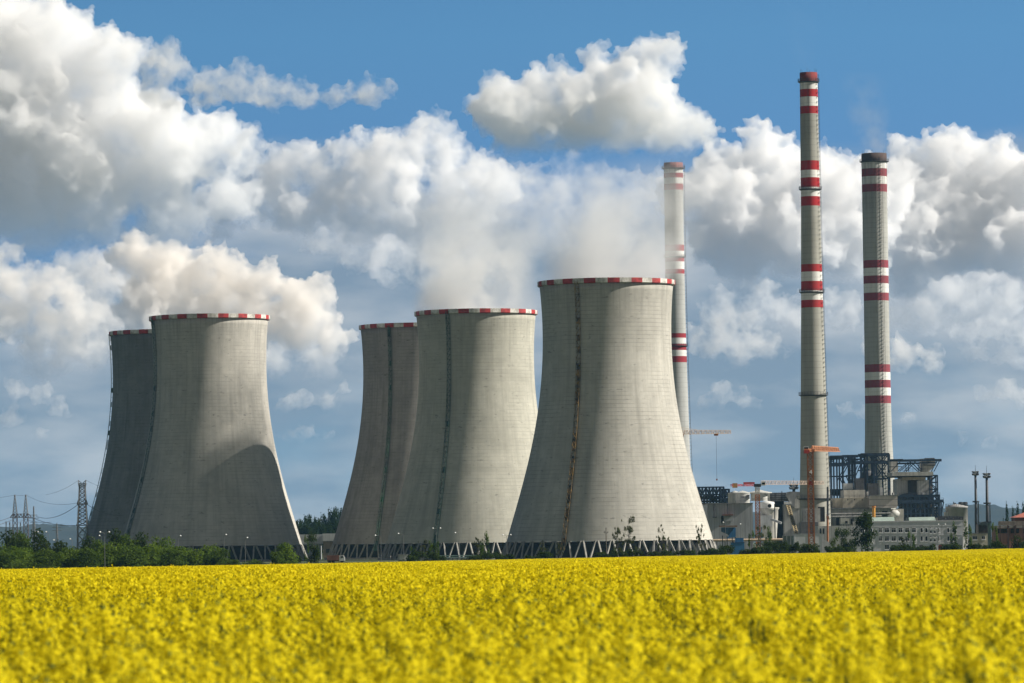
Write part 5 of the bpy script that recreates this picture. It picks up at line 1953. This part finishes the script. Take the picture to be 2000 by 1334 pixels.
fg = [('sapling', 826, 1056, 34, 1480, 'thin olive sapling left of the dark green stair foot'), ('slender', 842, 1056, 26, 1470, 'slender bushy sapling just left of the dark green stair foot'),
      ('slender', 806, 1066, 24, 1480, 'small sapling between the white cabin and the dark green stair'), ('slender', 853, 1058, 22, 1470, 'slim sapling right at the dark green stair foot'),
      ('slender', 946, 1041, 40, 1420, 'taller slanting young tree at the lit right foot of the dark-stair tower'), ('sapling', 934, 1050, 34, 1430, 'thin twiggy sapling left of the slanting young tree'),
      ('sapling', 1062, 1056, 32, 1480, 'faint sapling in the shade left of the rusty stair'), ('sapling', 1092, 1060, 26, 1480, 'sapling at the foot of the rusty stair'),
      ('sapling', 1228, 1011.5, 50, 1400, 'tallest airy tree in front of the lit nearest tower'), ('sapling', 1205, 1030, 34, 1410, 'smaller airy tree touching the tallest one before the lit tower'),
      ('sapling', 1294, 1025.5, 36, 1400, 'forked airy tree before the lit nearest tower, middle of three'), ('sapling', 1366, 1025, 32, 1400, 'round-headed airy tree near the right foot of the nearest tower'),
      ('sapling', 1486, 1028, 40, 1560, 'thin olive tree behind the bushes by the orange crane mast'), ('slender', 1502, 1030, 30, 1570, 'slender olive tree right of the orange crane mast'), ('slender', 1468, 1034, 26, 1570, 'slender olive tree left of the orange crane mast'),
      ('tree', 1694, 1002, 78, 1400, 'big dark broad tree in front of the left end of the office building'), ('slender', 1630, 1034, 34, 1450, 'slim young tree right of the white sloping shed'), ('tree', 1651, 1029, 48, 1430, 'bushy young tree left of the big dark broad tree'),
      ('slender', 1779, 1036, 30, 1450, 'slender young tree in front of the office windows'), ('sapling', 1764, 1050, 30, 1450, 'low twiggy sapling before the office windows'),
      ('slender', 1864, 1022, 32, 1500, 'slender tree at the right end of the office building'), ('slender', 1890, 1017, 34, 1500, 'slender tree between the office building and the cream gatehouse'),
      ('slender', 1942, 1018, 26, 1560, 'thin tree left of the reddish workshop'), ('bush_dark', 1993, 1045, 42, 1400, 'dark bush in front of the reddish workshop at the right edge')]
for i, (k, px, yt, w, D, lab) in enumerate(fg):
    nm = 'bush' if 'bush' in k else 'tree'
    plant(nm, nm, k, i % 4, px, yt, w, D, lab)

low = [(575, 1086), (800, 1082), (818, 1078), (838, 1076), (860, 1082), (925, 1082), (955, 1080), (978, 1079), (990, 1082), (1040, 1083), (1065, 1078), (1165, 1076), (1180, 1078), (1210, 1072), (1232, 1074), (1255, 1073), (1280, 1076), (1305, 1072),
       (1330, 1075), (1355, 1072), (1378, 1070), (1402, 1068), (1422, 1066), (1446, 1073), (1466, 1068), (1490, 1062), (1510, 1058), (1530, 1055), (1548, 1058), (1566, 1066), (1585, 1063), (1600, 1070), (1626, 1066), (1650, 1064),
       (1752, 1066), (1772, 1062), (1795, 1067), (1815, 1061), (1850, 1064), (1872, 1060), (1898, 1061), (1920, 1060), (1945, 1058), (1965, 1060)]
for i, (px, yt) in enumerate(low):
    grp = [q for q in low if (q[0] < 1160, q[0] < 1500)[0] == (px < 1160) and (q[0] < 1500) == (px < 1500)]
    where = 'left of the nearest tower' if px < 1160 else 'under the lit nearest tower' if px < 1500 else 'below the tall chimneys and office'
    plant('shrub', 'shrub', 'low', i % 4, px, yt, 30 + (i * 11) % 14, 1300 + (i % 3) * 20, f'low dark shrub {where}, {ORD[grp.index((px, yt)) + 1]} from the left', 'low shrubs along the far field edge')
for i, (px, yt, w) in enumerate(((1960, 1010, 6), (1967, 980, 12), (1979, 988, 12), (1989, 981, 14), (1999, 979, 15), (2012, 984, 16))):
    plant('poplar_tree', 'poplar', 'poplar', i % 3, px, yt, w * 2.6, 2250 + i * 6, f'dark pointed poplar above the red roof, {ORD[i + 1]} from the left', 'dark poplars above the red roof', z0=0)


# ------------------------------------------------------------------ rapeseed field
def petal_material(name, lo, hi, trans):
    m = bpy.data.materials.new(name)
    m.use_nodes = True
    n = m.node_tree
    n.nodes.clear()
    co = n.nodes.new('ShaderNodeNewGeometry').outputs['Position']
    k = noise(n, co, 9.0, 3)
    k2 = noise(n, co, 0.05, 3)
    col = mixc(n, ramp(n, mth(n, 'ADD', mth(n, 'MULTIPLY', k, .6), mth(n, 'MULTIPLY', k2, .4)), 0.35, 0.65), lo, hi)
    d, t, x, o = (n.nodes.new('ShaderNode' + q) for q in ('BsdfDiffuse', 'BsdfTranslucent', 'MixShader', 'OutputMaterial'))
    n.links.new(col, d.inputs[0])
    n.links.new(col, t.inputs[0])
    x.inputs[0].default_value = trans
    n.links.new(d.outputs[0], x.inputs[1])
    n.links.new(t.outputs[0], x.inputs[2])
    n.links.new(x.outputs[0], o.inputs[0])
    return m


petal = petal_material('yellow_petals', (0.67, 0.555, 0.011), (0.90, 0.765, 0.028), .42)
stem_m = petal_material('rape_stems_and_leaves', (0.060, 0.095, 0.022), (0.130, 0.170, 0.045), .2)


class QM:
    """flat faces with a material index each"""

    def __init__(s):
        s.v, s.f, s.m = [], [], []

    def quad(s, a, b, c, d, m):
        i = len(s.v)
        s.v += [a, b, c, d]
        s.f.append((i, i + 1, i + 2, i + 3))
        s.m.append(m)

    def card(s, c, n_, sz, m, g, asp=1.0):
        n_ = n_ / np.linalg.norm(n_)
        t = np.cross(n_, g.normal(size=3))
        t /= np.linalg.norm(t)
        b = np.cross(n_, t)
        h = sz / 2
        s.quad(c - t * h - b * h * asp, c + t * h - b * h * asp, c + t * h + b * h * asp, c - t * h + b * h * asp, m)

    def strip(s, a, b, w, m):
        a, b = np.array(a), np.array(b)
        for t in (np.array((w / 2, 0, 0)), np.array((0, w / 2, 0))):
            s.quad(a - t, a + t, b + t, b - t, m)

    def obj(s, name, coll):
        me = bpy.data.meshes.new(name)
        me.from_pydata([tuple(p) for p in s.v], [], s.f)
        me.materials.append(petal)
        me.materials.append(stem_m)
        me.polygons.foreach_set('material_index', s.m)
        o = bpy.data.objects.new(name, me)
        coll.objects.link(o)
        return o


def raceme(q, top, L, nf, fs, g):
    """flower head: open four-petalled flowers round the stem, buds on top, young pods below"""
    for k in range(nf):
        f_ = (k + .5) / nf
        a = k * 2.4
        rr = (.014 + .034 * math.sin(f_ * 2.6 + .3)) * g.uniform(.55, 1.25)
        c = top + np.array((rr * math.cos(a), rr * math.sin(a), -L * (1 - f_) * .95))
        n_ = np.array((math.cos(a) * .9, math.sin(a) * .9, .55 + .5 * f_))
        n_ /= np.linalg.norm(n_)
        t = np.cross(n_, np.array((.3, .2, 1.)))
        t /= np.linalg.norm(t)
        b = np.cross(n_, t)
        for i in range(4):
            th = i * math.pi / 2 + g.uniform(-.3, .3)
            d1 = t * math.cos(th) + b * math.sin(th)
            d2 = -t * math.sin(th) + b * math.cos(th)
            e = c + d1 * fs * .55 + n_ * fs * g.uniform(.0, .25)
            q.quad(c - d2 * fs * .05, e - d2 * fs * .27, e + d1 * fs * .12, e + d2 * fs * .27, 0)
    for k in range(4):
        c = top + g.normal(size=3) * .006 + np.array((0, 0, .008))
        q.card(c, g.normal(size=3), .014, 0 if k % 2 else 1, g)
    for k in range(5):
        a = k * 2.4
        z = -L * 1.1 - .018 * k
        c = top + np.array((0, 0, z))
        e = c + np.array((.045 * math.cos(a), .045 * math.sin(a), .03))
        q.strip(c, e, .004, 1)


def rape_plant(name, seed, coll):
    g = np.random.default_rng(seed)
    q = QM()
    H = g.uniform(1.14, 1.30)
    heads = [(np.array((0., 0., H)), .0)]
    for k in range(int(g.integers(6, 12))):
        a = g.uniform(0, 6.28)
        r_ = g.uniform(.05, .22)
        heads.append((np.array((r_ * math.cos(a), r_ * math.sin(a), H - g.uniform(.03, .36))), g.uniform(.45, .8)))
    q.strip((0, 0, 0), (0, 0, H - .04), .007, 1)
    for top, br in heads:
        if br:
            q.strip((0, 0, H * br), top - np.array((0, 0, .04)), .006, 1)
        raceme(q, top, (g.uniform(.08, .13) if br == 0 else g.uniform(.05, .10)), int(g.uniform(22, 32) if br == 0 else g.uniform(10, 20)), g.uniform(.018, .024), g)
    for k in range(9):
        a = g.uniform(0, 6.28)
        z = g.uniform(.25, .95)
        c = np.array((.10 * math.cos(a), .10 * math.sin(a), z))
        q.card(c, np.array((math.cos(a) * .5, math.sin(a) * .5, 1.)), g.uniform(.06, .13) * (1.3 - z * .5), 1, g, .5)
    return q.obj(name, coll)


def rape_patch(name, seed, coll, size, heads, per, card, leaves):
    g = np.random.default_rng(seed)
    q = QM()
    for k in range(heads):
        x, y = g.uniform(-size / 2, size / 2, 2)
        z = 1.22 + g.normal() * (.085 if size < 2 else .05) - (.18 if g.random() < .4 else 0) + .05 * math.sin(x * 3 / size * 2 + seed) * math.sin(y * 4 / size * 2)
        for i in range(per):
            c = np.array((x, y, z)) + g.normal(size=3) * np.array((.022, .022, .028)) * (card / .03) ** .5
            q.card(c, g.normal(size=3) + np.array((0, 0, .5)), card * g.uniform(.7, 1.3), 0, g)
        if k % 2 == 0:
            q.strip((x, y, z - .3), (x, y, z), .007 if size < 2 else .03, 1)
    for k in range(leaves):
        x, y = g.uniform(-size / 2, size / 2, 2)
        q.card(np.array((x, y, g.uniform(.6, 1.08))), g.normal(size=3) + np.array((0, 0, .8)), .14 * (1 if size < 2 else 1.8), 1, g, .6)
    return q.obj(name, coll)


crop = bpy.data.collections.new('rapeseed_plants')
for k in range(10):
    rape_plant(f'a{k}_rape_plant', 11 + k, crop)
for k in range(4):
    rape_patch(f'b{k}_rape_patch', 31 + k, crop, 1.2, 120, 8, .030, 120)
for k in range(3):
    rape_patch(f'c{k}_rape_patch', 51 + k, crop, 4.6, 900, 3, .075, 350)
rng = np.random.default_rng(77)
pts, pick, ang, scl = [], [], [], []


def half(y):
    return y * .1135


def add_pt(x, y, p, s):
    pts.append((x, y, gz(x, y)))
    pick.append(p)
    ang.append(rng.uniform(0, 6.283))
    scl.append(s)


def wob(x, y):
    return .05 * math.sin(x * 1.9 + 1.3 * math.sin(y * .7)) + .05 * math.sin(y * 1.3 + x * .6) + .03 * math.sin(x * 5.1 + y * 3.7)


y = 12.5
while y < 60:
    st = .185 + .0011 * (y - 12)
    x = -half(y) - 2.2
    while x < half(y) + 2.2:
        xx, yy = x + rng.uniform(-.12, .12), y + rng.uniform(-.12, .12)
        cl = math.sin(xx * 2.3 + 2.1 * math.sin(yy * .9)) * math.sin(yy * 1.7 + xx * .8)
        if rng.random() < .17 - .20 * cl:
            x += st
            continue
        s = .98 + wob(xx, yy) * 1.1 + rng.normal() * .065
        if rng.random() < (.15 if yy < 34 else .06) + .12 * cl and yy > 15.5:
            s += rng.uniform(.05, .19 if yy < 24 else .25)
        elif cl > .45 and yy > 15.5:
            s += .10 * (cl - .45) / .55
        s = min(s, 1.17 if yy < 24 else 1.25)
        if yy < 17:
            s = min(s, .98)
        add_pt(xx, yy, int(rng.integers(0, 10)), s)
        x += st
    y += st
y = 60
while y < 250:
    x = -half(y) - 4
    while x < half(y) + 4:
        xx, yy = x + rng.uniform(-.3, .3), y + rng.uniform(-.3, .3)
        add_pt(xx, yy, 10 + int(rng.integers(0, 4)), 1.0 + wob(xx * .4, yy * .4) * .9 + rng.normal() * .03)
        x += 1.0
    y += 1.0
y = 250
while y < 1196:
    x = -half(y) - 12
    while x < half(y) + 12:
        xx, yy = x + rng.uniform(-.8, .8), y + rng.uniform(-.8, .8)
        add_pt(xx, yy, 14 + int(rng.integers(0, 3)), 1.0 + wob(xx * .12, yy * .12) * .25 + rng.normal() * .02)
        x += 4.0
    y += 4.0
fm = bpy.data.meshes.new('rapeseed_field')
fm.from_pydata(pts, [], [])
for nm, ty, val in (('pick', 'INT', pick), ('ang', 'FLOAT', ang), ('scl', 'FLOAT', scl)):
    fm.attributes.new(nm, ty, 'POINT').data.foreach_set('value', val)
field = bpy.data.objects.new('rapeseed_field', fm)
C.objects.link(field)
field['kind'] = 'stuff'
field['label'] = 'field of yellow flowering rapeseed'
ng = bpy.data.node_groups.new('plant_scatter', 'GeometryNodeTree')
ng.interface.new_socket('Geometry', in_out='INPUT', socket_type='NodeSocketGeometry')
ng.interface.new_socket('Geometry', in_out='OUTPUT', socket_type='NodeSocketGeometry')
gi, go = ng.nodes.new('NodeGroupInput'), ng.nodes.new('NodeGroupOutput')
ip, ci = ng.nodes.new('GeometryNodeInstanceOnPoints'), ng.nodes.new('GeometryNodeCollectionInfo')
ci.inputs[0].default_value = crop
ci.inputs[1].default_value = True
ci.inputs[2].default_value = True


def attr(nm, ty):
    a = ng.nodes.new('GeometryNodeInputNamedAttribute')
    a.data_type = ty
    a.inputs[0].default_value = nm
    return a.outputs[0]


cx_ = ng.nodes.new('ShaderNodeCombineXYZ')
ng.links.new(attr('ang', 'FLOAT'), cx_.inputs[2])
ng.links.new(gi.outputs[0], ip.inputs['Points'])
ng.links.new(ci.outputs[0], ip.inputs['Instance'])
ip.inputs['Pick Instance'].default_value = True
ng.links.new(attr('pick', 'INT'), ip.inputs['Instance Index'])
ng.links.new(cx_.outputs[0], ip.inputs['Rotation'])
ng.links.new(attr('scl', 'FLOAT'), ip.inputs['Scale'])
ng.links.new(ip.outputs[0], go.inputs[0])
field.modifiers.new('scatter', 'NODES').node_group = ng
print('field points', len(pts))


# ------------------------------------------------------------------ clouds (real volumes, 10 to 40 km away)
def _ico():
    import bmesh
    bm = bmesh.new()
    bmesh.ops.create_icosphere(bm, subdivisions=2, radius=1)
    v = np.array([q.co[:] for q in bm.verts])
    f_ = np.array([[q.index for q in p.verts] for p in bm.faces])
    bm.free()
    return v, f_


IV, IF = _ico()


def cloud(label, D, blobs, dens, seed, base_y, vox=1.35, levels=((9, .5), (7, .45)), lump=70, depth=1.0, thr=(.31, .60), soft=1.2, step=.12, col=(.995, .996, .998), name='cumulus_cloud', squash=1.0, disp_k=1.0):
    """blobs: (photo x, photo y, radius in photo pixels) at distance D; base_y: photo height of the flat base at the first blob"""
    g = np.random.default_rng(seed)
    sc = D / F
    lm = sc * lump
    base = at(blobs[0][0], base_y, D).z
    cur = []
    for (px, py, rp) in blobs:
        dd = g.uniform(-1, 1) * rp * sc * .6 * depth
        c = at(px, py, D)
        cur.append((c.x, c.y + dd, c.z, rp * sc))
    allS = list(cur)
    for n_, k in levels:
        nx_ = []
        for (x, y, z, R) in cur:
            for _ in range(n_):
                v = g.normal(size=3)
                v[2] = v[2] * .9 + .35
                v /= np.linalg.norm(v)
                q = R * g.uniform(.8, 1.02)
                nx_.append((x + v[0] * q, y + v[1] * q, z + v[2] * q * squash, R * k * g.uniform(.6, 1.25)))
        allS += nx_
        cur = nx_
    A = np.array(allS)
    A = A[A[:, 2] + A[:, 3] * .2 > base]
    V = IV[None] * A[:, None, 3:4] * np.array((1, 1, squash)) + A[:, None, :3]
    zz = V[:, :, 2]
    V[:, :, 2] = np.where(zz < base, base + (zz - base) * .15, zz)
    o3 = V.reshape(-1, 3).mean(0)
    me = bpy.data.meshes.new(name)
    me.from_pydata((V.reshape(-1, 3) - o3).tolist(), [], (IF[None] + (np.arange(len(A)) * len(IV))[:, None, None]).reshape(-1, 3).tolist())
    ob = bpy.data.objects.new(name, me)
    C.objects.link(ob)
    ob.location = o3
    md = ob.modifiers.new('union', 'REMESH')
    md.mode = 'VOXEL'
    md.voxel_size = vox * sc * 2

    def disp(kind, size, st, mid):
        t = bpy.data.textures.new(name, kind)
        t.noise_scale = size
        if kind == 'CLOUDS':
            t.noise_depth = 4
        m_ = ob.modifiers.new('lumps', 'DISPLACE')
        m_.texture = t
        m_.texture_coords = 'GLOBAL'
        m_.strength = st * disp_k
        m_.mid_level = mid
    disp('VORONOI', lm * .55, -lm * .32, .3)
    disp('VORONOI', lm * .26, -lm * .17, .3)
    disp('CLOUDS', lm * .3, lm * .26, .5)
    disp('VORONOI', lm * .13, -lm * .095, .3)
    disp('VORONOI', lm * .065, -lm * .045, .3)
    m2 = ob.modifiers.new('solid', 'REMESH')
    m2.mode = 'VOXEL'
    m2.voxel_size = vox * sc * 1.8
    m = bpy.data.materials.new('cloud_vapour')
    m.use_nodes = True
    n = m.node_tree
    n.nodes.clear()
    out = n.nodes.new('ShaderNodeOutputMaterial')
    pv = n.nodes.new('ShaderNodeVolumePrincipled')
    pv.inputs['Color'].default_value = (*col, 1)
    pv.inputs['Anisotropy'].default_value = .25
    P_ = n.nodes.new('ShaderNodeNewGeometry').outputs['Position']
    nz = noise(n, P_, 1 / (lm * .8), 5, .6)
    d = ramp(n, nz, thr[0], thr[1], 0, dens, False)
    sx = n.nodes.new('ShaderNodeSeparateXYZ')
    n.links.new(P_, sx.inputs[0])
    h = ramp(n, sx.outputs[2], base - .1 * lm, base + soft * lm)
    n.links.new(mth(n, 'MULTIPLY', d, h), pv.inputs['Density'])
    n.links.new(pv.outputs[0], out.inputs['Volume'])
    m.cycles.volume_step_rate = step
    me.materials.append(m)
    tag(ob, label, 'cloud', 'clouds over the power station')
    return ob


cloud('huge bright cumulus cloud towering at the upper left corner', 15000,
      [(40, 130, 120), (-60, 90, 130), (150, 110, 85), (235, 130, 60), (90, 240, 120), (-40, 260, 130), (220, 240, 90), (310, 280, 75), (400, 270, 65), (470, 290, 55), (160, 320, 100), (300, 360, 90), (30, 360, 120), (180, 420, 90), (60, 430, 90), (330, 430, 80), (450, 390, 60)], .026, 21, 520, lump=85, soft=2.2)
cloud('thin ragged grey cloud streak right of the huge upper left cumulus', 12000,
      [(400, 175, 40), (330, 130, 44), (470, 172, 44), (530, 180, 42), (595, 190, 34), (650, 192, 28), (710, 178, 34), (755, 178, 24), (310, 180, 44), (290, 140, 30)], .022, 22, 226, lump=40, thr=(.38, .66), soft=.6)
cloud('broad mid-height cumulus bank in the middle left of the sky', 18000,
      [(560, 320, 45), (520, 360, 60), (610, 310, 40), (690, 330, 60), (740, 290, 45), (830, 260, 48), (640, 370, 60), (780, 350, 75), (870, 320, 60), (900, 390, 80), (450, 400, 60), (700, 420, 70), (580, 420, 60), (830, 440, 70), (960, 360, 60)], .025, 23, 520, lump=60, thr=(.38, .64), soft=2.2)
cloud('separate heaped cumulus cloud with a flat base above the steam', 14000,
      [(1010, 230, 75), (1100, 190, 62), (1180, 160, 58), (1270, 130, 55), (1270, 205, 70), (1160, 230, 70), (1335, 245, 55), (1060, 255, 60), (955, 215, 48), (1375, 262, 30), (1300, 105, 40), (1000, 275, 45), (1120, 270, 55), (1200, 270, 60), (1290, 272, 55), (1345, 275, 40), (1225, 190, 60), (1080, 205, 60)], .030, 3, 314)
cloud('bright cumulus bank behind the tallest chimney', 21000,
      [(1560, 340, 70), (1400, 330, 55), (1480, 325, 65), (1640, 370, 60), (1500, 420, 80), (1400, 420, 70), (1600, 440, 80), (1330, 380, 60), (1700, 420, 60), (1675, 350, 50), (1740, 370, 60), (1430, 380, 60), (1550, 470, 90), (1650, 480, 80), (1440, 480, 80)], .025, 4, 600, soft=2.2)
cloud('bright domed cumulus at the right edge of the sky', 21500,
      [(1850, 330, 80), (1780, 340, 60), (1900, 320, 60), (1960, 370, 85), (2040, 360, 80), (1780, 410, 80), (1880, 440, 110), (2000, 470, 100), (1750, 480, 80)], .025, 5, 640, soft=2.0)
cloud('pale grey cloud bank behind the steam in the middle of the sky', 24000,
      [(1100, 390, 70), (1000, 380, 70), (1200, 380, 65), (1280, 370, 45), (1060, 440, 80), (1180, 450, 80), (940, 440, 70)], .007, 6, 545, thr=(.40, .68))
cloud('warm lit cumulus low above the left towers', 28000,
      [(330, 520, 60), (260, 500, 45), (420, 540, 55), (500, 560, 50), (600, 590, 50), (580, 640, 60), (650, 670, 40), (480, 640, 70), (400, 610, 70), (300, 590, 70), (520, 525, 24)], .020, 7, 730, lump=55, col=(.998, .98, .955))
cloud('dim warm cumulus at the left edge above the dark tower', 29000,
      [(60, 560, 55), (0, 530, 55), (120, 560, 45), (170, 620, 50), (90, 640, 60), (10, 620, 60), (190, 690, 35)], .016, 8, 730, lump=55, thr=(.40, .66), col=(.998, .98, .955))
cloud('small low cumulus between the two right chimneys', 30000,
      [(1760, 700, 36), (1820, 712, 30), (1700, 680, 26), (1720, 710, 30)], .014, 9, 742, lump=40, thr=(.40, .64), col=(.995, .98, .96))
cloud('low pale cumulus right of the chimney behind the steam', 30000,
      [(1420, 640, 45), (1480, 670, 40), (1380, 670, 40), (1520, 690, 26), (1440, 690, 40)], .010, 10, 730, lump=45, thr=(.40, .66), col=(.995, .98, .96))
cloud('long dim cloud layer low at the right edge', 32000,
      [(1940, 640, 45), (1880, 650, 36), (2010, 650, 50), (1990, 700, 40), (1900, 690, 30)], .007, 11, 740, lump=45, thr=(.40, .68), squash=.7)


cloud('dim warm cloud filling the sky between the two lower left cumulus', 31000,
      [(215, 560, 55), (150, 520, 45), (260, 620, 60), (330, 650, 70), (200, 650, 60), (420, 690, 60), (520, 700, 60), (620, 720, 50), (90, 700, 60), (560, 590, 45)], .012, 12, 760, lump=55, thr=(.40, .70), soft=1.6, col=(.995, .98, .96))
cloud('pale cloud field behind the steam and left chimney', 30000,
      [(760, 470, 55), (700, 500, 45), (840, 520, 60), (640, 470, 40), (760, 520, 50), (930, 500, 60)], .010, 13, 600, lump=50, thr=(.42, .72), soft=1.4)
cloud('soft grey-white cloud layer low in the right half of the sky', 33000,
      [(1480, 600, 50), (1560, 620, 55), (1640, 610, 45), (1400, 610, 40), (1720, 630, 45), (1800, 610, 55), (1880, 590, 55), (1960, 580, 60), (1560, 660, 40), (1850, 560, 60)], .010, 14, 690, lump=50, thr=(.42, .72), soft=1.4)
for i_, (lab_, bl_, by_) in enumerate((
        ('small faint cloud streak low between the left and middle towers', [(560, 850, 18), (600, 846, 20), (640, 852, 16), (530, 852, 12)], 868),
        ('faint low cloud streak behind the left dark tower', [(30, 760, 24), (80, 770, 24), (120, 800, 24), (20, 820, 24), (80, 850, 18)], 868),
        ('faint cloud puff right of the left chimney above the hidden crane', [(1410, 770, 26), (1450, 780, 24), (1380, 790, 18), (1480, 790, 14)], 806),
        ('pale cloud puff between the left and middle towers above the streak', [(590, 780, 26), (640, 790, 22), (560, 790, 20), (670, 760, 16)], 812),
        ('faint low cloud streak at the right edge above the floodlights', [(1960, 760, 26), (1920, 770, 20), (2000, 780, 26), (1880, 860, 16), (1930, 866, 18)], 884),
        ('faint low cloud streak between the two right chimneys', [(1650, 800, 16), (1690, 806, 20), (1770, 820, 18)], 836))):
    cloud(lab_, 38000, bl_, .0075, 40 + i_, by_, lump=34, thr=(.38, .68), soft=1.0, col=(.995, .98, .96), vox=1.6)


# ------------------------------------------------------------------ steam and smoke
def plume(name, label, cx, cy_, z0, z1, r0_, r1_, lean, dens, seed, scale, thr, power=1.0, step=.05, topfade=.45, cat='steam', ycomp=1.0, col=(1, 1, 1)):
    """rising vapour: density falls off from the leaning axis, torn by noise"""
    mb = MB()
    H = z1 - z0
    prof_ = []
    n_ = 14
    segs = 28
    for i in range(n_ + 1):
        f_ = i / n_
        z = z0 + H * f_
        R = (r0_ + (r1_ - r0_) * f_ ** power)
        for k in range(segs):
            a = 2 * math.pi * k / segs
            mb.v.append((cx + lean * H * f_ ** 1.3 + R * math.cos(a), cy_ + R * math.sin(a) * ycomp, z))
    for i in range(n_):
        for k in range(segs):
            q = (k + 1) % segs
            mb.face((i * segs + k, i * segs + q, (i + 1) * segs + q, (i + 1) * segs + k))
    mb.face([segs - 1 - k for k in range(segs)])
    mb.face([n_ * segs + k for k in range(segs)])
    m = bpy.data.materials.new('vapour')
    m.use_nodes = True
    n = m.node_tree
    n.nodes.clear()
    out = n.nodes.new('ShaderNodeOutputMaterial')
    pv = n.nodes.new('ShaderNodeVolumePrincipled')
    pv.inputs['Color'].default_value = (*col, 1)
    pv.inputs['Anisotropy'].default_value = .2
    P_ = n.nodes.new('ShaderNodeNewGeometry').outputs['Position']
    sx = n.nodes.new('ShaderNodeSeparateXYZ')
    n.links.new(P_, sx.inputs[0])
    f_ = mth(n, 'MAXIMUM', mth(n, 'DIVIDE', mth(n, 'SUBTRACT', sx.outputs[2], z0), H), 0.0)
    ax = mth(n, 'ADD', mth(n, 'MULTIPLY', mth(n, 'POWER', f_, 1.3), lean * H), cx)
    R = mth(n, 'ADD', mth(n, 'MULTIPLY', mth(n, 'POWER', f_, power), r1_ - r0_), r0_)
    dx = mth(n, 'DIVIDE', mth(n, 'SUBTRACT', sx.outputs[0], ax), R)
    dy = mth(n, 'DIVIDE', mth(n, 'SUBTRACT', sx.outputs[1], cy_), mth(n, 'MULTIPLY', R, ycomp))
    q = mth(n, 'SQRT', mth(n, 'ADD', mth(n, 'MULTIPLY', dx, dx), mth(n, 'MULTIPLY', dy, dy)))
    nz = noise(n, P_, scale, 5, .55)
    big = noise(n, P_, scale * .4, 3, .5)
    e = mth(n, 'ADD', q, mth(n, 'MULTIPLY', mth(n, 'SUBTRACT', 0.5, big), 1.1))
    fall = ramp(n, e, .98, .25, 0, 1)
    edge = ramp(n, q, 1.0, .82, 0, 1)
    tf = mth(n, 'POWER', mth(n, 'MAXIMUM', mth(n, 'SUBTRACT', 1.0, f_), 0.0), topfade)
    d = mth(n, 'MULTIPLY', mth(n, 'MULTIPLY', ramp(n, nz, thr[0], thr[1], .0, 1), fall), mth(n, 'MULTIPLY', edge, tf))
    n.links.new(mth(n, 'MULTIPLY', d, dens), pv.inputs['Density'])
    n.links.new(pv.outputs[0], out.inputs['Volume'])
    m.cycles.volume_step_rate = step
    ob = mb.build(name, m)
    return tag(ob, label, cat)


x5, y5, _ = TPOS[0]
x4, y4, _ = TPOS[1]
plume('steam_plume', 'white steam drifting up from the mouth of the nearest cooling tower', x5, y5, 103.0, 158, 24.8, 46, .46, .095, 1, 1 / 20, (.34, .62), .5, topfade=1.2)
plume('steam_plume', 'white steam cloud rising from the tower with the dark green stair', x4, y4, 103.0, 166, 24.8, 48, -.02, .15, 2, 1 / 17, (.38, .58), .5, topfade=2.0)
plume('smoke_plume', 'faint brownish haze of smoke above the wide faded chimney', ch_right[1], 2316, ch_right[2] - 2, ch_right[2] + 42, 6.5, 17, -.12, .035, 3, 1 / 9, (.36, .66), .6, topfade=1.0, cat='smoke', col=(.9, .86, .80))
plume('smoke_plume', 'very faint smoke trailing up from the tallest chimney', ch_mid[1], 1909, ch_mid[2] - 2, ch_mid[2] + 40, 4, 14, -.2, .0025, 4, 1 / 9, (.36, .66), .6, topfade=1.0, cat='smoke', col=(.95, .93, .9))

# ------------------------------------------------------------------ haze
hz = MB().box(-15000, 15000, -1700, 15000, -2.0, 275)
hm = bpy.data.materials.new('thin_haze')
hm.use_nodes = True
n = hm.node_tree
n.nodes.clear()
out = n.nodes.new('ShaderNodeOutputMaterial')
pv = n.nodes.new('ShaderNodeVolumePrincipled')
pv.inputs['Color'].default_value = (.28, .62, 1.0, 1)
pv.inputs['Density'].default_value = 2.0e-5
pv.inputs['Anisotropy'].default_value = .1
n.links.new(pv.outputs[0], out.inputs['Volume'])
hz_ob = hz.build('haze', hm)
hz_ob['kind'] = 'stuff'
